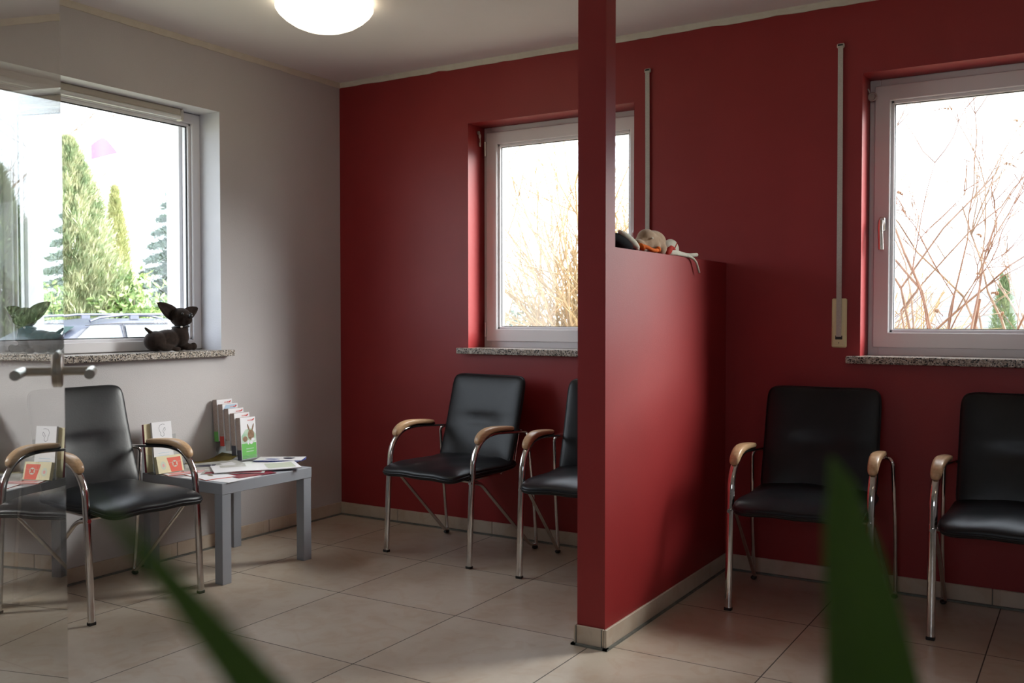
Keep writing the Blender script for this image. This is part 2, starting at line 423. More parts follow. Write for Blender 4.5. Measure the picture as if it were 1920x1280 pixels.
# roller blind cassette on window 3
rb = thing('roller_blind', 'rolled up pale blind in its cassette along the top of the wide window', 'blind', (-T+.014, -1.055, 0))
m = MB(); m.b2(.001, .045, -1.75, -.012, 2.196, 2.228, 0, .006); lab(m.build('cassette', mat('blind_cassette', (.60, .56, .47), .5), rb), 'beige cassette')
m = MB(); m.cyl((.033, -1.75, 2.186), (.033, -.012, 2.186), .012, 0, 16); lab(m.build('bottom_rail', mat('clear_rail', (.78, .80, .80), .12), rb, smooth=True, angle=50), 'glossy white bottom rail')
m = MB(); m.b2(.001, .048, -.012, .004, 2.170, 2.229, 0, .006); m.build('end_cap', mat('blind_cap', (.68, .66, .60), .35), rb)

# belts
def belt(x, ztop, label, label2=None):
    r = thing('shutter_belt', label, 'shutter belt', (x, 0, 1.049), 0, None)
    m = MB(); m.box((0, -.006, .105), (.064, .012, .215), 0, None, .005); m.box((0, -.013, .06), (.05, .004, .1), 0, None, .0015)
    c = m.build('winder_box', CREAM, r)
    k = MB(); k.b2(-.015, .015, -.0155, -.0142, .033, .05); k.cyl((0, -.0150, .018), (0, -.0158, .018), .0022); k.build('slot', BLACKP, c)
    m = MB(); zz = ztop-1.049
    m.sweep([(0, -.017, .045), (0, -.0165, .12), (-.001, -.013, .25), (-.002, -.010, zz*.6), (-.004, -.012, zz-.012)], [(-.011, -.0007), (.011, -.0007), (.011, .0007), (-.011, .0007)], up=(0, -1, 0))
    lab(m.build('belt', BELT, r), 'grey woven belt')
    m = MB(); m.box((-.004, -.007, zz-.004), (.032, .014, .02), 0, None, .004); m.box((-.004, -.015, zz-.002), (.021, .004, .006), 1)
    m.build('guide', [mat('belt_guide', (.6, .56, .5), .4), BLACKP], r); return r
belt(2.886, 2.363, 'long grey shutter belt with cream winder box beside the right hand window')
belt(1.98, 2.376, 'long grey shutter belt right of the red post, running down behind the half height wall')

# small hooks / suction cups in the window niches
m = MB(); m.cyl((.9197, .10, 2.195), (.927, .10, 2.195), .010, 0, 12); m.tube([(.928, .10, 2.19), (.934, .098, 2.165), (.930, .105, 2.14)], .003); m.box((.930, .103, 2.13), (.006, .014, .022), 0, None, .002); m.ell((.932, .098, 2.175), (.005, .010, .014))
tag(m.build('blind_clip', mat('clip_plastic', (.5, .45, .42), .4), smooth=True, angle=40), 'small pale plastic clip hanging in the niche of the left red wall window', 'clip')
m = MB(); m.tube(arc((2.991, .118, 2.150), .017, 0, 350, 20, (0, 2)), .0035); m.cyl((2.985, .121, 2.15), (2.985, .133, 2.15), .014); m.tube([(2.980, .12, 2.168), (2.976, .10, 2.182)], .003)
tag(m.build('suction_hook', mat('hook_plastic', (.5, .47, .44), .35), smooth=True, angle=40), 'round pale suction hook at the top corner of the right hand window', 'hook')

# ------------------------------------------------------------------ ceiling lamp
lp = thing('ceiling_lamp', 'round lit opal glass bowl lamp on the ceiling', 'lamp', (.945, -1.155, H))
m = MB(); m.lathe([(.02, -.128), (.06, -.1245), (.10, -.115), (.14, -.098), (.175, -.075), (.20, -.052), (.212, -.034), (.212, -.024), (.205, -.018)], n=64); m.build('lamp_shade', LAMPM, lp, smooth=True, angle=70)
m = MB(); m.lathe([(.15, -.020), (.155, -.012), (.155, 0)], n=48); m.build('lamp_base', mat('lamp_base_white', (.7, .7, .68), .4), lp, smooth=True, angle=40)
lp2 = copy_tree(lp); lp2.location = (4.1, -2.6, H); lp2['label'] = 'round lit opal ceiling lamp over the open side right of the camera, beyond the picture'

# ------------------------------------------------------------------ chair
def pad(w, h, t, n=26, ns=7, crease=None, puff=1.0):
    """pad in local (x, z) with thickness along y; returns verts, faces, outline"""
    vs = []; fs = []
    def shape(u, v):
        mx = max(abs(u), abs(v))
        if mx < 1e-9: return 0, 0
        s = mx/((abs(u)**ns + abs(v)**ns)**(1/ns)); return u*s, v*s
    for side in (1, -1):
        for i in range(n+1):
            for j in range(n+1):
                u = sin((2*i/n-1)*PI/2); v = sin((2*j/n-1)*PI/2)
                x, z = shape(u, v); mx = max(abs(u), abs(v))
                th = t/2*(max(0, 1-mx**3.2))**.5 * (1 if side > 0 else .75)
                th = t/2*.22 + th*.78
                if side > 0 and crease is not None:
                    dz = z*h/2 - crease; fall = max(0, 1-abs(x)**6)
                    th -= (.006*math.exp(-(dz/.006)**2) + .009*math.exp(-(dz/.03)**2)*math.exp(-(x/.45)**4))*fall
                vs.append((x*w/2, -side*th, z*h/2))
    K = (n+1)**2
    for i in range(n):
        for j in range(n):
            a, b, c, d = i*(n+1)+j, (i+1)*(n+1)+j, (i+1)*(n+1)+j+1, i*(n+1)+j+1
            fs.append((a, b, c, d)); fs.append((K+d, K+c, K+b, K+a))
    rim = [(i, 0) for i in range(n)] + [(n, j) for j in range(n)] + [(i, n) for i in range(n, 0, -1)] + [(0, j) for j in range(n, 0, -1)]
    idx = [i*(n+1)+j for i, j in rim]
    for k in range(len(idx)):
        a, b = idx[k], idx[(k+1) % len(idx)]; fs.append((b, a, K+a, K+b))
    return vs, fs, idx

def make_chair():
    root = thing('armchair', '', 'chair')
    rnd = random.Random(5)
    # backrest: bent slightly around x, leaning back
    vs, fs, rim = pad(.472, .475, .058, ns=11, crease=-.005)
    def mapb(p):
        x, y, z = p; s = z/.475
        y += .010*(x/.2)**2*-1 + .012*sin(s*PI)          # shell curve
        y += -.050*max(0, -s-.12)**1.3*1.2
        y += .0025*sin(x*23+z*9)*max(0, -s) + .002*sin(z*60+x*10)*max(0, -s-.1)
        a = radians(-11.5); Y = y*cos(a) - z*sin(a); Z = y*sin(a) + z*cos(a)
        return (x, Y+.205, Z+.643)
    m = MB(); m.add([mapb(p) for p in vs], fs); back = m.build('backrest', LEATHER, root, smooth=True)
    K = len(vs)//2
    m = MB(); out = [tuple((Vector(mapb(vs[i]))+Vector(mapb(vs[K+i])))/2) for i in rim]; m.tube(out, .0045, 0, 6, closed=True); m.build('piping', LEATHER, back, smooth=True)
    # seat: waterfall front
    vs, fs, rim = pad(.490, .525, .080, ns=9, crease=None)
    def maps(p):
        x, y, z = p                          # z -> depth, y -> up (front face of the pad = up)
        yy = -z                              # z=+.23 is the front
        up = -y*1.0
        s = (z/.52)
        up += -.026*max(0, s-.24)**1.6*5.2 + .010*max(0, -s-.2)*2
        up += .004*cos(x*13)*(1-abs(s)) + .002*sin(x*31+z*17)*(s > -.4)
        return (x, yy-.068, up+.434)
    m = MB(); m.add([maps(p) for p in vs], [tuple(reversed(f)) for f in fs]); seat = m.build('seat', LEATHER, root, smooth=True)
    m = MB(); out = [tuple((Vector(maps(vs[i]))+Vector(maps(vs[K+i])))/2) for i in rim]; m.tube(out, .0045, 0, 6, closed=True); m.build('piping', LEATHER, seat, smooth=True)
    m = MB(); m.box((0, -.075, .402), (.36, .34, .014), 0, None, .004); m.build('seat_panel', BLACKP, seat)
    n = 14; ov = [(.0150*abs(cos(2*PI*i/n))**.8*math.copysign(1, cos(2*PI*i/n)), .0105*abs(sin(2*PI*i/n))**.8*math.copysign(1, sin(2*PI*i/n))) for i in range(n)]
    for sx in (-1, 1):
        X = .268*sx
        path = fillet([(X, -.250, .012), (X, -.232, .36), (X, -.215, .530), (X*.995, -.150, .602), (X*.985, -.05, .617), (X*.96, .17, .602), (X*.94, .225, .600)], [.15, .10, .05, .05, .1], 7)
        m = MB(); k = len(path); sc = []
        for p in path:
            q = 1.0 if p.y < -.14 or p.z < .6 else max(.62, 1-(p.y+.14)*2.6)
            sc.append(q)
        m.sweep(path, ov, 0, (0, -1, 0) , sc); leg = m.build('leg', CHROME, root, smooth=True, angle=60)
        m = MB(); m.box((X, -.250, .0065), (.0305, .0215, .013), 0, None, .002); lab(m.build('foot_cap', BLACKP, leg), 'black foot cap')
        # wooden armrest
        rows = [(-.180, .578, .012, .010), (-.183, .586, .018, .015), (-.176, .600, .0205, .018), (-.156, .616, .0215, .0185), (-.128, .629, .0225, .0175), (-.090, .637, .0235, .0155), (-.045, .638, .024, .0135), (.0, .636, .0235, .0125), (.055, .632, .022, .012), (.085, .629, .019, .011), (.100, .627, .013, .008)]
        m = MB(); pth = [(X*(1 - .02*i/10), y, z) for i, (y, z, a, b) in enumerate(rows)]; sc = [(a, b) for _, _, a, b in rows]
        k = 16; pr = [(abs(cos(2*PI*i/k))**.6*math.copysign(1, cos(2*PI*i/k)), abs(sin(2*PI*i/k))**.6*math.copysign(1, sin(2*PI*i/k))) for i in range(k)]
        m.sweep(pth, pr, 0, (0, -1, 0), sc); arm = m.build('armrest', WOOD, root, smooth=True)
        md = arm.modifiers.new('s', 'SUBSURF'); md.levels = md.render_levels = 1
        m = MB(); m.box((X*.975, .010, .618), (.020, .19, .010), 0, None, .003); lab(m.build('arm_rail', BLACKP, root), 'black rail under the armrest')
    # rear tube frame, one bent tube per side joined behind the back and under the seat
    p = [(0, .243, .600), (.215, .243, .600), (.291, .190, .594), (.300, .225, .30), (.298, .256, .016), (.285, .215, .030), (.268, -.165, .392), (.268, -.245, .400)]
    R1 = fillet(p, [.05, .03, .1, .018, .02, .05], 6)
    m = MB(); m.tube(R1, .0088, 0, 10); m.tube([(-a, b, c) for a, b, c in R1], .0088, 0, 10)
    m.tube([(-.262, -.175, .394), (.262, -.175, .394)], .008, 0, 10); m.tube([(-.2, .08, .400), (-.2, -.17, .396)], .007, 0, 8); m.tube([(.2, .08, .400), (.2, -.17, .396)], .007, 0, 8)
    m.tube([(-.2, .08, .400), (-.2, .20, .44), (-.2, .24, .60)], .008, 0, 8); m.tube([(.2, .08, .400), (.2, .20, .44), (.2, .24, .60)], .008, 0, 8)
    fr = m.build('frame', CHROME, root, smooth=True, angle=60)
    for sx in (-1, 1):
        m = MB(); m.ell((.296*sx, .246, .010), (.014, .020, .010), 0, None, 12, 8); lab(m.build('foot_cap', BLACKP, fr, smooth=True), 'black rear foot cap')
    return root
CH = [((.334, -1.806, 0), 88, 'black armchair with beech armrests beside the grey table, partly behind the glass door'),
      ((1.108, -.362, 0), -5.2, 'whole black armchair with beech armrests under the left red wall window'),
      ((1.884, -.382, 0), 5, 'black armchair mostly hidden by the red post'),
      ((2.854, -.351, 0), 2.4, 'black armchair right of the red partition, partly behind the upright leaf'),
      ((3.617, -.322, 0), -1.0, 'black armchair cut off by the right edge of the picture')]
c0 = make_chair()
for i, (loc, rz, l) in enumerate(CH):
    c = c0 if i == 0 else copy_tree(c0)
    c.location = loc; c.rotation_euler = (0, 0, radians(rz)); c.scale = (.95 if i == 0 else 1, 1, 1); c['label'] = l; c['group'] = 'black waiting room armchairs'

# ------------------------------------------------------------------ table
tb = thing('side_table', 'square grey side table covered with brochures', 'table', (.317, -1.155, 0), radians(-1.07))
m = MB(); m.b2(-.275, .275, -.275, .275, .40, .45, 0, .0015); m.build('tabletop', TABLE, tb)
for sx in (-1, 1):
    for sy in (-1, 1):
        m = MB(); m.b2(sx*.273, sx*.223, sy*.273, sy*.223, 0, .4, 0, .0012); m.build('leg', TABLE, tb)

# ------------------------------------------------------------------ printed matter
PAPER = mat('white_paper', (.80, .80, .84), .45); CREAMP = mat('cream_paper', (.70, .64, .42), .5); PAGES = mottled('page_edges', (.38, .30, .27), (.46, .37, .33), 150, .8)
GREEN = mat('print_green', (.16, .50, .12), .4); LGREEN = mottled('print_light_green', (.30, .52, .36), (.62, .72, .62), 25, .4); BROWN = mottled('print_brown', (.22, .13, .08), (.34, .22, .14), 60, .4)
REDP = mat('print_red', (.62, .06, .05), .4); ORANGE = mat('print_orange', (.68, .09, .045), .45); INK = mat('print_ink', (.06, .06, .09), .5); BLUE = mat('print_blue', (.06, .09, .35), .4)
SKYP = mat('print_pale_blue', (.42, .58, .74), .4); OLIVE = mottled('print_olive', (.16, .12, .02), (.34, .28, .08), 20, .4); PGREY = mottled('print_grey', (.35, .35, .33), (.6, .6, .58), 12, .4); PINK = mat('print_pink', (.75, .35, .35), .4); DRED = mat('print_dark_red', (.22, .02, .04), .4); SILV = mat('print_silver_green', (.55, .60, .50), .4)
PRINT = [PAPER, PAGES, GREEN, LGREEN, BROWN, REDP, INK, CREAMP, SKYP, ORANGE, BLUE, OLIVE, PGREY, PINK, DRED, SILV]

def disc(m, c, rx, rz, x, mi, n=14, rot=0):
    pts = []
    for i in range(n):
        a = 2*PI*i/n; p, q = rx*cos(a), rz*sin(a)
        pts.append((x, c[0] + p*cos(rot) - q*sin(rot), c[1] + p*sin(rot) + q*cos(rot)))
    m.poly(pts, mi)
# five brochure stacks in a tiered clear holder; faces look towards +x
hold = thing('brochure_holder', 'clear stepped brochure holder standing against the grey wall on the table', 'brochure holder', (0, 0, .45))
LABS = ['front brochure stack with rabbit photo over a green panel', 'brochure stack right behind the rabbit brochure, white top with small red mark', 'brochure stack in the middle tier, white top half hidden',
        'brochure stack with pale blue printed top, second from the wall', 'topmost brochure stack leaning nearest the wall, plain white top']
for i in range(5):
    x = .205 - .0375*i; y0 = -.966 - .004*i; z0 = .462 + .0215*i; w = .100; h = .212; th = .030; z0 = max(z0, .458)
    m = MB(); lean = radians(4)
    m.M = Matrix.Translation((x, y0, z0)) @ Matrix.Rotation(-lean, 4, 'Y')
    m.b2(-th, 0, 0, w, .001, h, 1); m.b2(-.0006, .0008, 0, w, .001, h, 0)
    e = .0012
    if i == 0:
        m.poly([(e, .002, .004), (e, w-.002, .004), (e, w-.002, .082), (e, .002, .082)], 2)
        m.poly([(e, .004, .084), (e, w-.002, .084), (e, w-.002, .125), (e, w-.03, .155), (e, .03, .150), (e, .004, .120)], 3)
        disc(m, (.066, .122), .022, .026, e+.0004, 4); disc(m, (.052, .158), .0045, .022, e+.0004, 4, rot=.35); disc(m, (.080, .158), .0045, .022, e+.0004, 4, rot=-.35); disc(m, (.026, .104), .016, .014, e+.0004, 4)
        disc(m, (.046, .086), .007, .012, e+.0006, 0); disc(m, (.066, .083), .010, .008, e+.0006, 0); disc(m, (.058, .108), .003, .003, e+.0007, 6); disc(m, (.078, .098), .012, .008, e+.0005, 0)
        for zz in (.052, .038): m.poly([(e+.0004, .03, zz), (e+.0004, .08, zz), (e+.0004, .08, zz+.004), (e+.0004, .03, zz+.004)], 3)
    if i == 3: m.poly([(e, .004, h-.03), (e, w-.02, h-.03), (e, w-.01, h-.004), (e, .02, h-.004)], 8)
    zz = h-.019
    for q in range(6): m.poly([(e+.0003, .048+q*.005, zz), (e+.0003, .0515+q*.005, zz), (e+.0003, .0515+q*.005, zz+.006), (e+.0003, .048+q*.005, zz+.006)], 13 if q < 4 else 5)
    disc(m, (.085, zz+.005), .009, .0035, e+.0003, 5, rot=.5)
    bot = [1, 6, 12, 5, 2][i]; m.b2(-th-.0004, -.001, -.0006, w+.0005, .0, .05, bot if i else 6)
    o = m.build('brochure_stack', PRINT); tag(o, LABS[i], 'brochure', 'brochures in the stepped holder')
m = MB()
for i in range(5):
    x = .212 - .0375*i; z0 = .006 + .0215*i
    m.b2(x-.036, x, -.972, -.860, z0-.002, z0-.0005); m.b2(x, x+.0015, -.972, -.860, z0-.002, z0+.03)
m.poly([(.213, -.974, .004), (.213, -.974, .05), (.025, -.974, .15), (.025, -.974, 0), (.213, -.974, 0)]); m.poly([(.213, -.858, .004), (.213, -.858, .05), (.025, -.858, .15), (.025, -.858, 0), (.213, -.858, 0)])
m.b2(.021, .0235, -.974, -.858, 0, .28)
m.build('holder_body', ACRYL, hold)

# second holder with leaflets at the left rear of the table
h2 = thing('leaflet_holder', 'small clear leaflet holder behind the chair armrest on the grey table', 'leaflet holder', (.105, -1.335, .45), radians(-8))
m = MB(); m.b2(-.045, .035, -.10, .07, .0, .003); m.b2(.032, .034, -.10, .07, 0, .05); m.b2(-.047, -.045, -.10, .07, 0, .17); m.b2(-.045, .033, -.102, -.1, 0, .09); m.b2(-.045, .033, .07, .072, 0, .09)
m.build('holder_body', ACRYL, h2)
def leaflet(name, label, cat, loc, rz, lean, w, h, th, faces, base=0, side=0):
    m = MB(); m.b2(-th, 0, -w/2, w/2, 0, h, side); m.b2(-.0003, .0006, -w/2, w/2, 0, h, base)
    for f in faces: f(m)
    o = m.build(name, PRINT); o.location = loc; o.rotation_euler = (0, -lean, rz); tag(o, label, cat, 'leaflets in the small holder'); return o
def drawing(m):
    x = .001; pts = [(.018, .205), (.006, .208), (-.008, .203), (-.014, .188), (-.012, .172), (-.006, .160), (-.008, .148), (.0, .140), (.010, .142), (.012, .155), (.006, .168), (.010, .180), (.018, .190), (.020, .176), (.014, .166)]
    pts = [(a-.002, .221-(.221-(b+.013))*.85) for a, b in pts]
    for a, b in zip(pts, pts[1:]):
        d = Vector((b[0]-a[0], b[1]-a[1])).normalized()*.0007; nx, nz = -d.y, d.x
        m.poly([(x, a[0]-nx, a[1]-nz), (x, b[0]-nx, b[1]-nz), (x, b[0]+nx, b[1]+nz), (x, a[0]+nx, a[1]+nz)], 6)
    for k in range(5): disc(m, (-.02+k*.009, .135+.002*(k % 2)), .003, .0008, x, 6)
    for z in (.085, .072): m.poly([(x, -.03, z), (x, .03, z), (x, .03, z+.0016), (x, -.03, z+.0016)], 8)
leaflet('leaflet', 'white leaflet with a thin line drawing, upright in the small holder', 'leaflet', (.108, -1.352, .455), radians(-4), radians(7), .105, .232, .012, [drawing])
leaflet('leaflet', 'narrow cream leaflet with dark red spine left of the line drawing', 'leaflet', (.085, -1.418, .455), radians(-4), radians(6), .034, .225, .014, [lambda m: m.b2(-.0145, -.0004, -.0176, .0172, .001, .224, 14)], 7, 14)
def emblem(m):
    disc(m, (-.036, .035), .014, .020, .0008, 15); disc(m, (-.036, .035), .006, .008, .0010, 13)
def emblem2(m):
    m.poly([(.0009, .0, .001), (.0009, .058, .001), (.0009, .058, .069), (.0009, -.014, .069)], 9)
    disc(m, (.024, .038), .014, .016, .0012, 15); disc(m, (.024, .038), .005, .013, .0014, 9, rot=.7); disc(m, (.024, .038), .005, .013, .0014, 9, rot=-.7)
    m.poly([(.0012, -.01, .043), (.0012, .058, .047), (.0012, .058, .048), (.0012, -.01, .044)], 15)
leaflet('leaflet_card', 'cream and orange card with round emblem propped in front of the holder', 'card', (.170, -1.366, .4565), radians(-6), radians(16), .132, .080, .022, [emblem, emblem2], 7, 7)

def mag(label, x, y, z, rz, w, l, th, face, art=(), curl=0, side=None, tilt=0):
    """flat magazine; art: list of (kind, ...) on top; curl lifts one end"""
    m = MB(); n = 8
    def zz(u): return curl*max(0, u-.4)**2*3 + .0015*sin(u*5)*min(1, th*400) * (1 if curl else 0)
    top = []; bot = []
    for i in range(n+1):
        u = i/n; X = (u-.5)*l; dz = zz(u)
        top += [(X, -w/2, th+dz), (X, w/2, th+dz)]; bot += [(X, -w/2, dz), (X, w/2, dz)]
    for i in range(n):
        a = 2*i
        m.add([top[a], top[a+2], top[a+3], top[a+1]], [(0, 1, 2, 3)], face)
        m.add([bot[a], bot[a+1], bot[a+3], bot[a+2]], [(0, 1, 2, 3)], face)
        m.add([bot[a], bot[a+2], top[a+2], top[a]], [(0, 1, 2, 3)], side if side is not None else face)
        m.add([bot[a+1], top[a+1], top[a+3], bot[a+3]], [(0, 1, 2, 3)], side if side is not None else face)
    m.add([bot[0], top[0], top[1], bot[1]], [(0, 1, 2, 3)], side if side is not None else face)
    m.add([bot[-2], bot[-1], top[-1], top[-2]], [(0, 1, 2, 3)], side if side is not None else face)
    for a in art:
        k, u0, u1, v0, v1, mi = a[:6]; q = 6; e = .0006
        if k == 'rect':
            for i in range(q):
                ua, ub = u0+(u1-u0)*i/q, u0+(u1-u0)*(i+1)/q
                m.add([((ua-.5)*l, (v0-.5)*w, th+zz(ua)+e), ((ub-.5)*l, (v0-.5)*w, th+zz(ub)+e), ((ub-.5)*l, (v1-.5)*w, th+zz(ub)+e), ((ua-.5)*l, (v1-.5)*w, th+zz(ua)+e)], [(0, 1, 2, 3)], mi)
        elif k == 'blob':
            pts = []
            for i in range(18):
                t = 2*PI*i/18; u = (u0+u1)/2+(u1-u0)/2*cos(t)*(1+.18*sin(3*t)); v = (v0+v1)/2+(v1-v0)/2*sin(t)*(1+.15*cos(2*t+1))
                pts.append(((u-.5)*l, (v-.5)*w, th+zz(u)+e*1.5))
            m.poly(pts, mi)
    o = m.build('magazine', PRINT); o.location = (x, y, z); o.rotation_euler = (0, tilt, rz); tag(o, label, 'magazine', 'magazines lying on the grey table'); return o
Z = .4505
mag('white sheet at the near corner of the grey table', .44, -1.31, Z, radians(4), .21, .296, .001, 0)
mag('white folder with orange edge and small drawing near the table corner', .385, -1.325, Z+.0015, radians(-14), .15, .21, .0025, 0, [('blob', .4, .62, .42, .56, 4)], side=9)
mag('cream leaflet in front of the small holder', .20, -1.31, Z, radians(72), .12, .21, .003, 0, [('rect', .1, .9, .1, .5, 13)], side=9)
mag('dark grey magazine under the open glossy one', .38, -1.17, Z+.001, radians(40), .20, .285, .005, 12, [('rect', .05, .95, .05, .3, 14)], side=6)
mag('red magazine poking out from under the glossy one', .475, -1.19, Z+.0015, radians(80), .19, .20, .002, 14)
mag('grey magazine with a dark looped picture at the back', .175, -1.15, Z+.0015, radians(65), .21, .29, .005, 12, [('blob', .3, .62, .3, .7, 6), ('blob', .36, .56, .38, .62, 0), ('rect', .7, .9, .2, .6, 0)], side=0, curl=.012)
mag('olive covered magazine next to the wall, behind the others', .085, -1.055, Z+.001, radians(82), .14, .21, .004, 11, [('rect', 0, .15, 0, 1, 7)], curl=.03)
mag('white magazine beneath the stepped holder', .285, -1.00, Z+.0008, radians(30), .19, .26, .0022, 0, [('rect', .05, .4, .1, .5, 12)])
mag('large glossy white magazine lying on top in the middle', .415, -1.075, Z+.0075, radians(54), .215, .40, .004, 0, [('rect', .62, .95, .15, .85, 15), ('rect', .1, .4, .6, .9, 12)], side=0, curl=.004)
for k in range(3):
    mag(['lowest blue edged booklet at the right rear of the table', 'middle blue edged booklet at the right rear of the table', 'top blue edged booklet with dark picture at the right rear of the table'][k],
        .315+.006*k, -.82-.002*k, Z+.004*k+.0006, radians(22+5*k), .13, .235, .0036, 0, [('blob', .55, .8, .35, .8, 6), ('blob', .2, .5, .2, .45, 10)] if k == 2 else [], side=10)

# ------------------------------------------------------------------ plush dog on the sill
DOG = mottled('brown_plush', (.018, .011, .008), (.028, .017, .013), 60, .85, bs=.3, bscale=400, spec=.12, Sheen_Weight=.10)
dg = thing('plush_dog', 'dark brown plush chihuahua lying on the granite sill of the wide window', 'stuffed toy', (-.055, -1.185, WINZ0+.002), radians(0))
# local: -x_room.. use world axes: y = length (chest at +y), x towards the room
m = MB()
R_ = lambda ax, d: Matrix.Rotation(radians(d), 3, ax)
m.ell((0, -.085, .052), (.048, .062, .050))                  # rump
m.ell((0, -.025, .060), (.046, .090, .048), 0, R_('X', 5))
m.ell((.004, .050, .072), (.045, .050, .058))                # chest
m.ell((.006, .062, .112), (.033, .032, .045))                # neck
m.ell((.012, .053, .168), (.050, .053, .048))                # head
m.ell((.046, .058, .156), (.034, .029, .027))                # muzzle
m.ell((.060, .061, .168), (.018, .019, .016))
m.ell((.034, -.050, .020), (.022, .052, .019), 0, R_('Z', 8))  # rear thigh
m.ell((.045, .0, .012), (.014, .026, .012))
m.ell((.028, .085, .020), (.018, .036, .018), 0, R_('Z', -12))
m.ell((.036, .112, .022), (.016, .018, .020))
m.ell((-.028, .085, .016), (.018, .034, .016)); m.ell((-.034, -.05, .022), (.022, .05, .02))
body = m.build('body', DOG, dg); remesh(body, .0035, 6)
for s, tip, rootp, w in ((-1, (-.0, -.074, .240), (.004, .022, .178), .048), (1, (.0, .168, .216), (.006, .092, .180), .043)):
    m = MB(); rp = Vector(rootp); tp = Vector(tip); ax = (tp-rp); ln = ax.length; ax.normalize(); side = ax.cross(Vector((1, 0, 0))).normalized(); k = 10
    rows = []
    for i in range(k+1):
        u = i/k; ww = w*(sin(PI*min(1, (u*.72+.28)))**.8) if u < 1 else .0015
        ww = w*(1-u)**.55*(.75+.9*u*(1-u)) + .001
        p = rp + ax*ln*u
        rows.append([p + side*ww*t*.9 + Vector((1, 0, 0))*(.012*(t*t-1)*(1-u*.5)+.006) for t in (-1, -.5, 0, .5, 1)] + [p + side*ww*t*.9 + Vector((1, 0, 0))*(.012*(t*t-1)*(1-u*.5)-.002) for t in (1, .5, 0, -.5, -1)])
    vs = [q for r in rows for q in r]; fs = []
    for i in range(k):
        for j in range(10):
            j2 = (j+1) % 10; fs.append((i*10+j, i*10+j2, (i+1)*10+j2, (i+1)*10+j))
    fs.append(tuple(range(9, -1, -1))); fs.append(tuple(k*10+j for j in range(10)))
    m.add(vs, fs); m.build('ear', DOG, dg, smooth=True)
m = MB(); m.tube([(-.0, -.105, .088), (.0, -.120, .098), (0, -.140, .112), (.0, -.146, .118)], .0105, 0, 10, [1, .85, .6, .35]); m.build('tail', DOG, dg, smooth=True)
m = MB(); m.ell((.081, .060, .173), (.009, .012, .010)); lab(m.build('nose', mat('plush_nose', (.008, .008, .008), .3), dg, smooth=True), 'black nose')
EYE = mat('eye_gloss', (.01, .008, .006), .08)
for p in ((.056, .030, .184), (.056, .082, .184)):
    m = MB(); m.ell(p, (.006, .007, .007)); m.build('eye', EYE, dg, smooth=True)
m = MB(); m.tube([(.040*cos(a)+.002, .060+.038*sin(a), .120+.004*cos(a)) for a in [2*PI*i/24 for i in range(24)]], .005, 0, 8, closed=True); col = m.build('collar', BLACKP, dg, smooth=True)
m = MB(); m.ell((.040, .036, .120), (.004, .006, .006)); lab(m.build('tag', mat('silver_tag', (.8, .78, .75), .3, 1), col, smooth=True), 'small silver tag')

# ------------------------------------------------------------------ soft toys on the partition
PT = 1.432
PLB = mottled('beige_plush', (.34, .23, .15), (.42, .30, .20), 30, .9, bs=.4, bscale=300, spec=.1, Sheen_Weight=.3); PLW = mottled('white_plush', (.55, .54, .46), (.66, .64, .56), 30, .9, bs=.4, bscale=300, spec=.1)
PLK = mat('black_plush', (.012, .012, .015), .9, spec=.1); PLO = mat('orange_felt', (.62, .13, .02), .8, spec=.1); PLR = mat('red_felt', (.40, .04, .03), .8, spec=.1)
t1 = thing('plush_magpie', 'black and white soft toy lying nearest the red post on the partition', 'stuffed toy', (2.318, -1.03, PT))
m = MB(); m.ell((0, -.02, .030), (.036, .10, .029), 0, R_('X', -9)); m.ell((.01, .08, .012), (.014, .06, .010), 0, R_('X', -6)); b = m.build('body', PLK, t1); remesh(b, .004)
m = MB(); m.ell((.022, .012, .040), (.020, .095, .015), 0, R_('X', -17)); lab(m.build('wing', PLW, t1, smooth=True), 'white wing')
m = MB(); m.ell((.026, .085, .010), (.006, .010, .006)); lab(m.build('eye', PLW, t1, smooth=True), 'white eye spot')
t2 = thing('plush_bird', 'round beige brown soft toy with orange feet in the middle of the partition top', 'stuffed toy', (2.318, -.765, PT))
m = MB(); m.ell((0, .0, .046), (.045, .120, .044), 0, R_('X', 4)); m.ell((0, .03, .055), (.043, .088, .043)); m.ell((.004, -.045, .060), (.036, .055, .038)); m.ell((0, -.105, .026), (.028, .045, .024), 0, R_('X', -20)); m.ell((.028, -.02, .030), (.022, .030, .028)); m.ell((.028, .045, .026), (.022, .035, .026)); b = m.build('body', PLB, t2); remesh(b, .0045, 4)
m = MB(); m.tube(fillet([(.030, -.160, .024), (.040, -.120, .020), (.046, -.08, .009), (.050, -.045, .012)], .03), .0075, 0, 10, None); m.ell((.050, -.035, .016), (.010, .014, .012)); m.ell((.030, -.150, .020), (.012, .022, .010), 0, R_('X', -30)); lab(m.build('beak', PLO, t2, smooth=True), 'orange beak and foot')
m = MB(); m.ell((.034, .115, .020), (.012, .032, .014), 0, R_('X', 30)); m.ell((.034, .155, .030), (.008, .030, .010), 0, R_('X', -18)); m.tube([(.034, .17, .028), (.034, .20, .055)], .0022, 0, 6); lab(m.build('wing', PLR, t2, smooth=True), 'red felt wing')
m = MB(); m.ell((.040, -.070, .058), (.003, .006, .004)); lab(m.build('eye', PLW, t2, smooth=True), 'pale stitched eye')
t3 = thing('plush_mouse', 'off-white soft toy at the wall end with long limbs hanging over the partition edge', 'stuffed toy', (2.318, -.535, PT))
m = MB(); m.ell((-.012, .0, .036), (.034, .070, .038)); m.ell((-.012, .012, .044), (.030, .048, .034)); b = m.build('body', PLW, t3); remesh(b, .0045, 4)
m = MB(); m.tube(fillet([(.030, -.12, .010), (.040, -.06, .020), (.044, .0, .012), (.050, .06, .010), (.058, .135, .016)], .05), .0085, 0, 10, None); m.build('arm', PLW, t3, smooth=True)
